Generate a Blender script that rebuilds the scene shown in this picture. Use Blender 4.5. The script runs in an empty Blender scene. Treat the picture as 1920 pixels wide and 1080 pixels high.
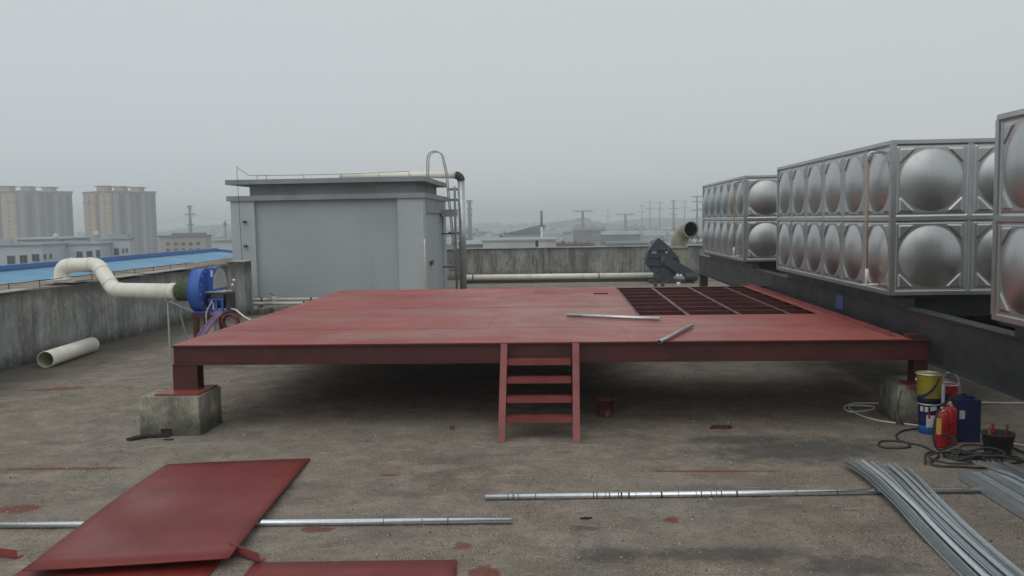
import bpy, bmesh, math, random
from mathutils import Vector, Matrix
random.seed(7)
PI = math.pi
S = bpy.context.scene
C = S.collection

# ------------------------------------------------------------------ camera, sky, sun, exposure
EYE = 2.69                                   # eye height above the roof floor (roof floor is z = 0)
FPX, PITCH, YAW, ROLL = 1621.5, 0.0781, 0.0585, 0.017
cam = bpy.data.cameras.new('camera'); cam_o = bpy.data.objects.new('camera', cam); C.objects.link(cam_o)
cam.sensor_width = 36; cam.lens = FPX / 1920 * 36; cam.clip_start = 0.1; cam.clip_end = 20000
fw = Vector((-math.sin(YAW) * math.cos(PITCH), math.cos(YAW) * math.cos(PITCH), -math.sin(PITCH)))
r0 = Vector((math.cos(YAW), math.sin(YAW), 0)); u0 = r0.cross(fw)
cr, sr = math.cos(ROLL), math.sin(ROLL)
R = cr * r0 - sr * u0; U = sr * r0 + cr * u0
m = Matrix((R, U, -fw)).transposed().to_4x4(); m.translation = (0, 0, EYE)
cam_o.matrix_world = m
S.camera = cam_o

SUN_EL, SUN_AZ = math.radians(52), math.radians(200)
world = bpy.data.worlds.new('World'); S.world = world; world.use_nodes = True
wn = world.node_tree.nodes; wl = world.node_tree.links
for n in list(wn): wn.remove(n)
sky = wn.new('ShaderNodeTexSky'); sky.sky_type = 'NISHITA'; sky.sun_disc = False
sky.sun_elevation = SUN_EL; sky.sun_rotation = SUN_AZ; sky.dust_density = 6; sky.air_density = 1.2; sky.ozone_density = 1
hsv = wn.new('ShaderNodeHueSaturation'); hsv.inputs['Saturation'].default_value = 0.10
mixw = wn.new('ShaderNodeMix'); mixw.data_type = 'RGBA'; mixw.inputs['Factor'].default_value = 0.93
mixw.inputs[7].default_value = (6.05, 6.42, 6.62, 1)          # flat overcast layer
bg = wn.new('ShaderNodeBackground'); bg.inputs['Strength'].default_value = 0.102
wo = wn.new('ShaderNodeOutputWorld')
wl.new(sky.outputs[0], hsv.inputs['Color']); wl.new(hsv.outputs[0], mixw.inputs[6])
wl.new(mixw.outputs[2], bg.inputs[0]); wl.new(bg.outputs[0], wo.inputs[0])

sun = bpy.data.lights.new('sun', 'SUN'); sun.energy = 0.6; sun.angle = math.radians(70); sun.color = (1, 0.97, 0.93)
sun_o = bpy.data.objects.new('sun', sun); C.objects.link(sun_o)
sun_o.rotation_euler = (PI / 2 - SUN_EL, 0, PI - SUN_AZ)
sun_o.location = (0, 0, 30)
S.view_settings.view_transform = 'Standard'; S.view_settings.look = 'None'
S.view_settings.gamma = 1; S.view_settings.use_curve_mapping = False; S.view_settings.exposure = 0.0
S.cycles.max_bounces = 6; S.cycles.volume_bounces = 1

def P(px, py, x=None, y=None, z=None):
    """the point of the place seen at a pixel of the 1920 x 1080 photograph, on a plane x=, y= or z="""
    a, b = (px - 960) / FPX, (540 - py) / FPX
    d = fw + a * R + b * U
    k = x / d.x if x is not None else y / d.y if y is not None else (z - EYE) / d.z
    return Vector((0, 0, EYE)) + k * d

# ------------------------------------------------------------------ materials
class NT:
    def __init__(s, name):
        s.m = bpy.data.materials.new(name); s.m.use_nodes = True
        s.t = s.m.node_tree; s.n = s.t.nodes; s.l = s.t.links
        s.b = s.n['Principled BSDF']; s.tc = s.n.new('ShaderNodeTexCoord')
    def put(s, sock, v):
        if isinstance(v, bpy.types.NodeSocket): s.l.new(v, sock)
        elif isinstance(v, (tuple, list)) and len(v) == 3 and sock.type == 'RGBA': sock.default_value = (*v, 1)
        else: sock.default_value = v
    def noise(s, scale=5, detail=4, rough=.55, vec=None, stretch=None, dist=0.0):
        n = s.n.new('ShaderNodeTexNoise'); n.inputs['Scale'].default_value = scale
        n.inputs['Detail'].default_value = detail; n.inputs['Roughness'].default_value = rough
        n.inputs['Distortion'].default_value = dist
        v = vec or s.tc.outputs['Object']
        if stretch:
            mp = s.n.new('ShaderNodeMapping'); mp.inputs['Scale'].default_value = stretch
            s.l.new(v, mp.inputs[0]); v = mp.outputs[0]
        s.l.new(v, n.inputs['Vector']); return n.outputs['Fac']
    def ramp(s, f, lo, hi, a=0.0, b=1.0):
        n = s.n.new('ShaderNodeMapRange'); n.interpolation_type = 'SMOOTHSTEP'
        s.put(n.inputs['Value'], f); n.inputs['From Min'].default_value = lo; n.inputs['From Max'].default_value = hi
        n.inputs['To Min'].default_value = a; n.inputs['To Max'].default_value = b; return n.outputs[0]
    def math(s, op, a, b=0.0):
        n = s.n.new('ShaderNodeMath'); n.operation = op; s.put(n.inputs[0], a); s.put(n.inputs[1], b); return n.outputs[0]
    def mix(s, f, a, b):
        n = s.n.new('ShaderNodeMix'); n.data_type = 'RGBA'; s.put(n.inputs[0], f); s.put(n.inputs[6], a); s.put(n.inputs[7], b); return n.outputs[2]
    def mul(s, a, f):
        n = s.n.new('ShaderNodeVectorMath'); n.operation = 'SCALE'; s.put(n.inputs[0], a); s.put(n.inputs['Scale'], f); return n.outputs[0]
    def xyz(s, v=None):
        n = s.n.new('ShaderNodeSeparateXYZ'); s.l.new(v or s.tc.outputs['Object'], n.inputs[0]); return n.outputs
    def rand(s):
        n = s.n.new('ShaderNodeObjectInfo'); return n.outputs['Random']
    def bump(s, h, strength=.3, dist=.02):
        n = s.n.new('ShaderNodeBump'); n.inputs['Strength'].default_value = strength; n.inputs['Distance'].default_value = dist
        s.put(n.inputs['Height'], h); s.l.new(n.outputs[0], s.b.inputs['Normal'])
    def set(s, **k):
        for kk, v in k.items(): s.put(s.b.inputs[{'col': 'Base Color', 'rough': 'Roughness', 'metal': 'Metallic', 'spec': 'Specular IOR Level'}[kk]], v)
        return s.m

def plain(name, col, rough=.6, metal=0.0, var=.25, scale=6, bump=0.0, rnd=0.0, dirt=None, dirt_amt=.5, spec=.5):
    t = NT(name)
    f = t.ramp(t.noise(scale, 5), .3, .7, 1 - var, 1 + var)
    c = t.mul(tuple(col), f)
    if rnd: c = t.mul(c, t.ramp(t.rand(), 0, 1, 1 - rnd, 1 + rnd))
    if dirt: c = t.mix(t.ramp(t.noise(scale * .6, 6, .65), .5, .72, 0, dirt_amt), c, dirt)
    r = t.ramp(t.noise(scale * 1.7, 3), .3, .7, max(.05, rough - .08), min(1, rough + .08))
    if bump: t.bump(t.noise(scale * 8, 4), bump, .01)
    return t.set(col=c, rough=r, metal=metal, spec=spec)

def spots(t, base, lst, edge=.25, nz=2.5, amp=.9, vec=None):
    """flat marks on a surface: ragged ellipses (x, y, rx, ry, rot)"""
    w = t.noise(nz, 5, .65, vec=vec); w = t.math('MULTIPLY', t.math('SUBTRACT', w, .5), amp * 2)
    acc = None
    for (x, y, rx, ry, a) in lst:
        mp = t.n.new('ShaderNodeMapping'); mp.vector_type = 'TEXTURE'
        mp.inputs['Location'].default_value = (x, y, 0); mp.inputs['Rotation'].default_value = (0, 0, a)
        mp.inputs['Scale'].default_value = (rx, ry, 1000); t.l.new(vec or t.tc.outputs['Object'], mp.inputs[0])
        ln = t.n.new('ShaderNodeVectorMath'); ln.operation = 'LENGTH'; t.l.new(mp.outputs[0], ln.inputs[0])
        f = t.ramp(t.math('ADD', ln.outputs['Value'], w), 1 - edge, 1 + edge, 1, 0)
        acc = f if acc is None else t.math('MAXIMUM', acc, f)
    return acc

def m_floor():
    t = NT('weathered_screed')
    big = t.noise(.35, 6, .6); mid = t.noise(2.2, 8, .7); fine = t.noise(26, 6, .75); grit = t.noise(110, 3, .6)
    c = t.mix(t.ramp(big, .35, .65), (.205, .168, .138), (.245, .222, .185))
    c = t.mix(t.ramp(mid, .42, .68), c, (.33, .285, .235))
    c = t.mix(t.ramp(t.noise(1.1, 7, .7, dist=.8), .53, .68, 0, .65), c, (.125, .105, .09))
    c = t.mix(t.ramp(fine, .52, .70, 0, .85), c, (.43, .37, .31))
    c = t.mix(t.ramp(t.noise(13, 7, .78), .53, .66, 0, .75), c, (.10, .082, .07))
    c = t.mix(t.ramp(t.noise(5.5, 8, .8, dist=.6), .56, .68, 0, .6), c, (.115, .09, .078))
    c = t.mul(c, t.ramp(grit, .25, .75, .5, 1.5))
    spm = t.ramp(t.noise(.9, 6, .7), .35, .62, .25, 1); spl = t.ramp(t.noise(.7, 6, .7, dist=.5), .40, .65, .15, 1)
    sp = t.noise(60, 2, .5); c = t.mix(t.math('MULTIPLY', t.ramp(sp, .60, .66, 0, .9), spm), c, (.58, .52, .44)); c = t.mix(t.math('MULTIPLY', t.ramp(sp, .35, .40, .9, 0), spl), c, (.075, .062, .055))
    sp2 = t.noise(21, 5, .7, dist=.4); c = t.mix(t.math('MULTIPLY', t.ramp(sp2, .60, .65, 0, .7), spl), c, (.50, .44, .37)); c = t.mix(t.math('MULTIPLY', t.ramp(sp2, .34, .38, .75, 0), spm), c, (.085, .07, .06))
    c = t.mix(t.ramp(t.noise(.42, 7, .68, stretch=(1, 1.7, 1), dist=.7), .52, .66, 0, .55), c, (.105, .092, .08))
    c = t.mix(t.ramp(t.noise(.5, 7, .7, stretch=(1, 2.2, 1), dist=.4), .56, .70, 0, .4), c, (.33, .30, .26))
    # hairline cracks
    ck = t.noise(.55, 5, .6, dist=.8); c = t.mix(t.ramp(t.math('ABSOLUTE', t.math('SUBTRACT', ck, .5)), .0012, .003, .35, 0), c, (.07, .06, .05))
    # pale scraped streaks that run across the roof
    c = t.mix(t.ramp(t.noise(1.3, 8, .78, stretch=(1.0, 4.0, 1), dist=.3), .57, .69, 0, .7), c, (.46, .41, .35))
    # red oxide overspray and drips
    red = spots(t, None, [(-8.5, 13.85, .45, .15, .25), (-5.6, 9.2, .8, .05, .03), (-5.25, 7.85, .2, .12, .2), (1.6, 9.1, .7, .035, 0),
                          (-.85, 6.95, .07, .09, .3), (-2.2, 7.33, .14, .07, 0), (.95, 7.6, .06, .09, 0), (-9.2, 12.3, .4, .1, .3), (-1.85, 8.95, .12, .05, 0),
                          (-.62, 6.35, .12, .2, 0)], .12, 8, 1.1)
    c = t.mix(t.math('MULTIPLY', red, .75), c, (.20, .05, .042))
    # old oil and soot patches
    oil = spots(t, None, [(2.75, 9.95, 1.05, .46, .1), (2.1, 10.4, .6, .25, 0), (1.25, 6.8, .55, .17, .05), (.35, 6.78, .24, .17, 0), (.22, 7.38, .1, .06, 0), (2.2, 6.6, .4, .2, 0)],   .55, 5.5, 1.15)
    c = t.mix(t.math('MULTIPLY', oil, .68), c, (.058, .066, .066))
    # damp moss line at the foot of the side wall
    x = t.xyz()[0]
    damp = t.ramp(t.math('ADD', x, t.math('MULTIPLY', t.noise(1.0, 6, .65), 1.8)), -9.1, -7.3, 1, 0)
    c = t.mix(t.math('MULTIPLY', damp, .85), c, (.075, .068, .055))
    t.bump(t.math('ADD', t.math('MULTIPLY', fine, .6), t.math('ADD', t.math('MULTIPLY', grit, .35), mid)), .55, .02)
    c = t.mul(c, .92)
    vm = t.n.new('ShaderNodeVectorMath'); vm.operation = 'MULTIPLY'; t.l.new(c, vm.inputs[0]); vm.inputs[1].default_value = (1.0, .98, .965); c = vm.outputs[0]
    return t.set(col=c, rough=t.ramp(mid, .3, .7, .95, .75), spec=.25)

def m_wallconc(name, k=1.0, streak=1.0):
    t = NT(name); k3 = k if isinstance(k, tuple) else (k, k, k)
    st = (3.0, 3.0, .30)
    s1 = t.noise(1.0, 7, .7, stretch=st, dist=.35); s2 = t.noise(2.9, 7, .72, stretch=(3.0, 3.0, .38), dist=.5); blot = t.noise(.85, 8, .72, dist=.6)
    c = t.mix(t.ramp(blot, .30, .70), tuple(a_ * q for a_, q in zip(k3, (.15, .155, .15))), tuple(a_ * q for a_, q in zip(k3, (.34, .345, .325))))
    c = t.mix(t.math('MULTIPLY', t.ramp(s1, .46, .64), .75 * streak), c, tuple(a_ * q for a_, q in zip(k3, (.115, .115, .108))))
    c = t.mix(t.math('MULTIPLY', t.ramp(s2, .54, .68), .8 * streak), c, (.075, .074, .069))
    c = t.mix(t.ramp(t.noise(4.2, 7, .75, stretch=(1.4, 1.4, .6)), .54, .72, 0, .65), c, tuple(a_ * q for a_, q in zip(k3, (.46, .46, .43))))
    c = t.mix(t.ramp(t.noise(2.3, 8, .78, dist=.7), .57, .68, 0, .7), c, (.085, .084, .077))
    c = t.mix(t.math('MULTIPLY', t.ramp(t.noise(1.0, 6, .7, stretch=(8, 8, .22), dist=.2), .56, .66), .75 * streak), c, (.07, .069, .063))
    c = t.mix(t.ramp(t.noise(1.0, 6, .7, stretch=(6, 6, .3), dist=.3), .60, .70, 0, .5), c, tuple(a_ * q for a_, q in zip(k3, (.48, .48, .45))))
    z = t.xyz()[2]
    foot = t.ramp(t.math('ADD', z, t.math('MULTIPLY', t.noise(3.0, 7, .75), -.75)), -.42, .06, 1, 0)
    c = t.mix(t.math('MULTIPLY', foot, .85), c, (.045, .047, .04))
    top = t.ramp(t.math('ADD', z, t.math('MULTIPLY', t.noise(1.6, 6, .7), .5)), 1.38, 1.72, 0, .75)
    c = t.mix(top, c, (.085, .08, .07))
    t.bump(t.math('ADD', t.noise(16, 6, .7), s2), .5, .02)
    return t.set(col=c, rough=.92, spec=.2)

def m_deck():
    t = NT('red_oxide_deck')
    c = t.mix(t.ramp(t.noise(.7, 5), .35, .65), (.31, .060, .046), (.37, .082, .062))
    c = t.mul(c, t.ramp(t.rand(), 0, 1, .9, 1.1))
    dust = t.ramp(t.noise(.45, 7, .68, vec=t.n.new('ShaderNodeNewGeometry').outputs['Position'], stretch=(.7, 1.6, 1)), .47, .62, 0, .55)
    dd = spots(t, None, [(.6, 12.6, 2.0, .8, .05), (.3, 14.6, 1.6, .9, 0), (-2.2, 11.9, 1.3, .5, 0), (1.9, 12.3, .9, .5, 0), (-2.0, 15.0, 1.2, .5, 0)], .6, 1.6, .8, t.n.new('ShaderNodeNewGeometry').outputs['Position'])
    c = t.mix(t.math('MULTIPLY', dd, .34), c, (.35, .235, .20))
    c = t.mix(t.math('MULTIPLY', dust, .8), c, (.33, .165, .135))
    c = t.mix(t.ramp(t.noise(.9, 8, .75, vec=t.n.new('ShaderNodeNewGeometry').outputs['Position'], dist=.5), .56, .70, 0, .4), c, (.20, .06, .05))
    c = t.mix(t.ramp(t.noise(6, 6, .7, stretch=(1, 3, 1)), .6, .72, 0, .35), c, (.16, .05, .045))
    t.bump(t.noise(2.2, 3), .12, .01)
    return t.set(col=c, rough=t.ramp(t.noise(1.1, 6, .65), .3, .7, .36, .54), spec=.24)

def m_red(name, col, rough=.5):
    t = NT(name)
    c = t.mul(col, t.ramp(t.noise(2.5, 5), .3, .7, .82, 1.18))
    c = t.mix(t.ramp(t.noise(9, 6, .7), .6, .75, 0, .4), c, (.12, .04, .035))
    t.bump(t.noise(30, 3), .08, .005)
    return t.set(col=c, rough=t.ramp(t.noise(4, 4), .3, .7, rough - .1, rough + .1))

def m_sheet():
    t = NT('red_primer_sheet')
    c = t.mul((.185, .022, .018), t.ramp(t.noise(.8, 5), .3, .7, .85, 1.15))
    c = t.mix(t.ramp(t.noise(1.3, 5, .6, dist=.4), .55, .62, 0, .25), c, (.14, .014, .011))
    c = t.mix(t.ramp(t.noise(40, 4, .7), .62, .75, 0, .35), c, (.33, .15, .12))
    c = t.mix(t.ramp(t.noise(3.0, 5, .7, stretch=(.5, 9, 1), dist=.3), .64, .70, 0, .4), c, (.26, .09, .075))
    c = t.mix(t.ramp(t.noise(2.2, 7, .75), .60, .72, 0, .45), c, (.12, .022, .02))
    return t.set(col=c, rough=t.ramp(t.noise(1.2, 4, .5), .35, .65, .36, .55), spec=.42)

def m_steel():
    t = NT('pressed_stainless')
    c = t.mix(t.ramp(t.noise(1.5, 4), .3, .7), (.43, .437, .435), (.50, .507, .505))
    c = t.mul(c, t.ramp(t.rand(), 0, 1, .95, 1.05))
    c = t.mul(c, t.ramp(t.noise(1.0, 4, .6, stretch=(40, 40, .8)), .3, .7, .95, 1.05))
    return t.set(col=c, rough=t.ramp(t.noise(2.5, 4, .6), .3, .7, .30, .34), metal=.93)

def m_galv(name, v=.42, rough=.38, metal=.8):
    t = NT(name)
    c = t.mix(t.ramp(t.noise(22, 4, .7), .3, .7), (v * .9, v * .96, v * 1.0), (v * 1.05, v * 1.11, v * 1.15))
    c = t.mul(c, t.ramp(t.rand(), 0, 1, .8, 1.15))
    return t.set(col=c, rough=t.ramp(t.noise(10, 4), .3, .7, rough - .05, rough + .05), metal=metal)

def m_tile(name, col):
    """small painted wall tiles: joints as fine relief"""
    t = NT(name)
    br = t.n.new('ShaderNodeTexBrick'); br.inputs['Scale'].default_value = 1.0
    br.inputs['Brick Width'].default_value = .24; br.inputs['Row Height'].default_value = .075; br.inputs['Mortar Size'].default_value = .006
    br.inputs['Color1'].default_value = (1, 1, 1, 1); br.inputs['Color2'].default_value = (.97, .97, .97, 1); br.inputs['Mortar'].default_value = (.90, .90, .90, 1)
    x = t.xyz(); cb = t.n.new('ShaderNodeCombineXYZ')
    t.l.new(t.math('ADD', x[0], x[1]), cb.inputs[0]); t.l.new(x[2], cb.inputs[1]); t.l.new(cb.outputs[0], br.inputs['Vector'])
    mm = t.n.new('ShaderNodeMix'); mm.data_type = 'RGBA'; mm.blend_type = 'MULTIPLY'; mm.inputs[0].default_value = 1
    base = t.mul(col, t.ramp(t.noise(.6, 6, .6), .3, .7, .95, 1.05))
    base = t.mix(t.ramp(t.noise(1.2, 6, .7, stretch=(2, 2, .3)), .58, .74, 0, .22), base, (.2, .21, .21))
    t.put(mm.inputs[6], base); t.l.new(br.outputs['Color'], mm.inputs[7])
    t.bump(br.outputs['Fac'], -.12, .006)
    return t.set(col=mm.outputs[2], rough=.7)

def m_land():
    t = NT('hazy_plain')
    n = t.noise(.0035, 8, .65); k = t.noise(.02, 6, .7)
    c = t.mix(t.ramp(n, .4, .6), (.045, .07, .04), (.16, .15, .125))
    c = t.mix(t.ramp(k, .5, .62, 0, .8), c, (.05, .075, .045))
    return t.set(col=c, rough=1.0, spec=0.1)

def m_leaf():
    t = NT('foliage')
    c = t.mix(t.ramp(t.noise(.4, 5), .35, .65), (.035, .06, .03), (.07, .105, .05))
    return t.set(col=c, rough=.9, spec=.2)

M = dict(
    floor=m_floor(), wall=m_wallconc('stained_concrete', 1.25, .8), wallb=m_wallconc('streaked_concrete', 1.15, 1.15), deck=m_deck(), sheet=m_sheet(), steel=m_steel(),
    red=m_red('red_oxide_steel', (.082, .020, .020)), redstep=m_red('red_oxide_step', (.24, .055, .05), .45),
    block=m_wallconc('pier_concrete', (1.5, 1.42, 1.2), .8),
    galv=m_galv('galvanised_strip', .60, .33, .8), galvp=m_galv('galvanised_pipe', .82, .22, .9), chan=m_galv('galvanised_channel', .55, .38, .65),
    tile=m_tile('grey_tiled_wall', (.44, .475, .49)), panel=m_tile('grey_panel_wall', (.385, .425, .44)),
    slab=plain('grey_eave_paint', (.27, .278, .288), .75, var=.12, scale=1.2, dirt=(.19, .195, .2), bump=.1),
    pvc=plain('cream_pvc', (.84, .82, .71), .36, var=.05, scale=3, dirt=(.5, .48, .4), dirt_amt=.35),
    pvcd=plain('dirty_pvc', (.56, .55, .46), .5, var=.12, scale=3, dirt=(.22, .21, .17), dirt_amt=.7),
    pvcv=plain('greenish_vent_pvc', (.33, .33, .25), .5, var=.15, scale=3, dirt=(.2, .2, .16), dirt_amt=.6),
    pvcin=plain('pvc_inside', (.55, .53, .42), .5, var=.15),
    blue=plain('blue_fan_paint', (.035, .12, .46), .42, var=.12, scale=4, dirt=(.06, .10, .25), dirt_amt=.5),
    slate=plain('slate_fan_paint', (.045, .056, .075), .5, var=.15, scale=4, dirt=(.09, .095, .1), dirt_amt=.4),
    dark=plain('dark_beam_paint', (.030, .032, .034), .5, var=.2, scale=2, dirt=(.075, .07, .065), dirt_amt=.5),
    black=plain('black_rubber', (.018, .018, .018), .6, var=.2),
    cable=plain('dusty_cable', (.045, .042, .04), .65, var=.3, scale=9),
    white=plain('white_plastic', (.72, .72, .70), .4, var=.06),
    green=plain('green_canvas', (.05, .085, .035), .85, var=.35, scale=12, bump=.3),
    greyp=plain('grey_paint', (.36, .38, .37), .5, var=.1),
    silver=plain('clad_aluminium', (.50, .52, .53), .34, .85, var=.1, scale=5),
    lid=plain('silver_lid', (.62, .64, .65), .35, .6, var=.06),
    roofblue=plain('blue_sheet_roof', (.085, .29, .46), .5, var=.06, scale=.2),
    bluedk=plain('blue_trim', (.035, .13, .34), .5, var=.08, scale=.3),
    brick=plain('brown_ledge_tiles', (.27, .21, .165), .85, var=.25, scale=2.5, dirt=(.13, .11, .09), dirt_amt=.7, bump=.2),
    cap=plain('pale_coping', (.40, .40, .375), .85, var=.2, scale=2, dirt=(.2, .195, .18), dirt_amt=.7),
    iron=plain('rusty_wire', (.075, .06, .055), .7, var=.3),
    cream=plain('cream_render', (.45, .30, .19), .9, var=.07, scale=.05),
    tgrey=plain('tower_grey', (.15, .14, .15), .9, var=.08, scale=.05),
    recess_shade=plain('balcony_shade_grey', (.075, .08, .095), .9, var=.1, scale=.2), rose=plain('tower_rose', (.36, .245, .19), .9, var=.06, scale=.05),
    wglass=plain('far_window_glass', (.018, .024, .035), .25, var=.2, scale=.3),
    fwhite=plain('factory_white', (.50, .53, .55), .85, var=.08, scale=.1),
    fgrey=plain('factory_grey', (.33, .36, .38), .85, var=.08, scale=.1),
    beige=plain('beige_render', (.36, .305, .25), .9, var=.08, scale=.1),
    steelfar=plain('pylon_steel', (.16, .175, .18), .7, var=.1),
    shedroof=plain('far_roof', (.20, .22, .23), .8, var=.2, scale=.1, rnd=.5), shedwall=plain('far_wall', (.34, .34, .33), .9, var=.2, scale=.1, rnd=.55),
    redroof=plain('far_red_roof', (.15, .07, .06), .85, var=.2, scale=.3),
    land=m_land(), leaf=m_leaf(), bark=plain('bark', (.07, .055, .04), .9),
    gold=plain('gold_tin', (.36, .285, .03), .35, .3, var=.1, scale=8), goldlid=plain('tin_lid', (.60, .60, .42), .35, .4, var=.1),
    navy=plain('navy_plastic', (.015, .018, .085), .4, var=.12, scale=6), skyb=plain('sky_blue_print', (.03, .17, .50), .4, var=.1, scale=8),
    xred=plain('extinguisher_red', (.42, .018, .022), .32, var=.12, scale=6, dirt=(.2, .03, .03), dirt_amt=.3),
    yellow=plain('yellow_label', (.56, .40, .10), .6, var=.15, scale=20), wlabel=plain('white_label', (.55, .57, .56), .6, var=.12, scale=20),
    brass=plain('brass', (.5, .4, .2), .35, .8), orange=plain('orange_tube', (.36, .20, .07), .45, var=.1),
    pot=plain('sooty_pot', (.035, .033, .03), .75, var=.3, scale=8, dirt=(.09, .075, .06), dirt_amt=.5),
    rag=plain('dark_rag', (.035, .027, .025), .95, var=.4, scale=10, bump=.6),
    dirtyred=plain('battered_red_bucket', (.13, .03, .028), .6, var=.3, scale=9, dirt=(.33, .21, .2), dirt_amt=.8),
    wood=plain('brown_board', (.10, .07, .05), .8, var=.25), hosered=plain('red_hose', (.28, .07, .08), .5), hoseblue=plain('blue_hose', (.10, .14, .32), .5),
    sticker=plain('blue_sticker', (.07, .10, .30), .5, var=.4, scale=40), dark_in=plain('dark_inside', (.05, .05, .045), .8), 
)

# ------------------------------------------------------------------ mesh helpers
class MB:
    def __init__(s): s.bm = bmesh.new()
    def box(s, x0, x1, y0, y1, z0, z1):
        v = [s.bm.verts.new((x, y, z)) for x in (x0, x1) for y in (y0, y1) for z in (z0, z1)]
        for f in ((0, 1, 3, 2), (4, 6, 7, 5), (0, 4, 5, 1), (2, 3, 7, 6), (0, 2, 6, 4), (1, 5, 7, 3)): s.bm.faces.new([v[i] for i in f])
        return s
    def bar(s, a, b, w, h, up=(0, 0, 1)):
        """rectangular bar from a to b, w across, h along up"""
        a, b = Vector(a), Vector(b); d = (b - a).normalized(); up = Vector(up)
        if abs(d.dot(up)) > .97: up = Vector((0, 1, 0))
        sx = d.cross(up).normalized() * w / 2; sy = sx.cross(d).normalized() * h / 2
        q = [[s.bm.verts.new(p + i * sx + j * sy) for i, j in ((-1, -1), (1, -1), (1, 1), (-1, 1))] for p in (a, b)]
        for i in range(4): s.bm.faces.new((q[0][i], q[0][(i + 1) % 4], q[1][(i + 1) % 4], q[1][i]))
        s.bm.faces.new(q[0][::-1]); s.bm.faces.new(q[1]); return s
    def tube(s, pts, r, n=10, caps=True, close=False):
        pts = [Vector(p) for p in pts]; rs = r if isinstance(r, (list, tuple)) else [r] * len(pts)
        rings = []; ref = None
        for i, p in enumerate(pts):
            if close: d = pts[(i + 1) % len(pts)] - pts[i - 1]
            else: d = pts[min(i + 1, len(pts) - 1)] - pts[max(i - 1, 0)]
            d.normalize()
            if ref is None: ref = Vector((0, 0, 1)) if abs(d.z) < .9 else Vector((1, 0, 0))
            u = (ref - d * ref.dot(d)).normalized(); ref = u; w = d.cross(u)
            rings.append([s.bm.verts.new(p + rs[i] * (math.cos(2 * PI * k / n) * u + math.sin(2 * PI * k / n) * w)) for k in range(n)])
        m = len(rings)
        for i in range(m if close else m - 1):
            A, B = rings[i], rings[(i + 1) % m]
            for k in range(n):
                f = s.bm.faces.new((A[k], A[(k + 1) % n], B[(k + 1) % n], B[k])); f.smooth = True
        if caps and not close: s.bm.faces.new(rings[0][::-1]); s.bm.faces.new(rings[-1])
        return s
    def lathe(s, prof, o, axis=(0, 0, 1), n=24):
        """profile (r, h) turned round an axis through o"""
        o = Vector(o); ax = Vector(axis).normalized(); u = ax.orthogonal().normalized(); w = ax.cross(u)
        rings = [[s.bm.verts.new(o + ax * h + max(r, 1e-4) * (math.cos(2 * PI * k / n) * u + math.sin(2 * PI * k / n) * w)) for k in range(n)] for r, h in prof]
        for A, B in zip(rings, rings[1:]):
            for k in range(n): 
                f = s.bm.faces.new((A[k], A[(k + 1) % n], B[(k + 1) % n], B[k])); f.smooth = True
        return s
    def prism(s, poly, d):
        """polygon (3-D points) pushed along d"""
        d = Vector(d); a = [s.bm.verts.new(Vector(p)) for p in poly]; b = [s.bm.verts.new(Vector(p) + d) for p in poly]
        s.bm.faces.new(a[::-1]); s.bm.faces.new(b)
        for i in range(len(a)): s.bm.faces.new((a[i], a[(i + 1) % len(a)], b[(i + 1) % len(a)], b[i]))
        return s
    def quad(s, *p): s.bm.faces.new([s.bm.verts.new(Vector(q)) for q in p]); return s
    def bevel(s, w, seg=1):
        bmesh.ops.bevel(s.bm, geom=[e for e in s.bm.edges if len(e.link_faces) == 2 and e.calc_face_angle(0) > .6], offset=w, segments=seg, affect='EDGES', clamp_overlap=True); return s
    def mesh(s, name, mat, off=(0, 0, 0)):
        bmesh.ops.recalc_face_normals(s.bm, faces=s.bm.faces[:])
        bmesh.ops.translate(s.bm, verts=s.bm.verts[:], vec=-Vector(off))
        me = bpy.data.meshes.new(name); s.bm.to_mesh(me); s.bm.free(); me.materials.append(M[mat] if isinstance(mat, str) else mat); return me

def wpos(o): return Vector(o.location) if o.parent is None else wpos(o.parent) + Vector(o.location)
def obj(name, mb, mat, parent=None, label=None, origin=None):
    """link one mesh object, geometry given in world coordinates"""
    w = wpos(parent) if parent else Vector((0, 0, 0))
    org = Vector(origin) if origin is not None else w
    o = bpy.data.objects.new(name, mb.mesh(name, mat, org)); C.objects.link(o); o.parent = parent; o.location = org - w
    if label: o['label'] = label
    return o
def tag(o, label, cat, group=None):
    o['label'] = label; o['category'] = cat
    if group: o['group'] = group
    return o
def thing(name, label, cat, loc, group=None):
    o = bpy.data.objects.new(name, None); C.objects.link(o); o.location = loc; o.empty_display_size = .2
    return tag(o, label, cat, group)
def one(name, mb, mat, label, cat, loc, group=None): return tag(obj(name, mb, mat, None, None, loc), label, cat, group)
def struct(name, mb, mat, parent=None):
    o = obj(name, mb, mat, parent); o['kind'] = 'structure'; return o
def stuff(name, mb, mat, label, cat):
    o = obj(name, mb, mat); o['kind'] = 'stuff'; o['label'] = label; o['category'] = cat; return o
def inst(name, src, parent, loc, rot=(0, 0, 0)):
    """a piece that shares the mesh of src"""
    o = bpy.data.objects.new(name, src); C.objects.link(o); o.parent = parent; o.location = Vector(loc) - (wpos(parent) if parent else Vector()); o.rotation_euler = rot; return o
def copy_tree(o, parent=None):
    c = o.copy(); C.objects.link(c); c.parent = parent
    for ch in list(o.children): copy_tree(ch, c)
    return c
def smooth_path(pts, k=8):
    """Catmull-Rom through points"""
    p = [Vector(q) for q in pts]; p = [2 * p[0] - p[1]] + p + [2 * p[-1] - p[-2]]; out = []
    for i in range(1, len(p) - 2):
        for j in range(k):
            t = j / k; a, b, c, d = p[i - 1:i + 3]
            out.append(.5 * ((2 * b) + (c - a) * t + (2 * a - 5 * b + 4 * c - d) * t * t + (3 * b - a - 3 * c + d) * t ** 3))
    return out + [p[-2]]

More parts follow.
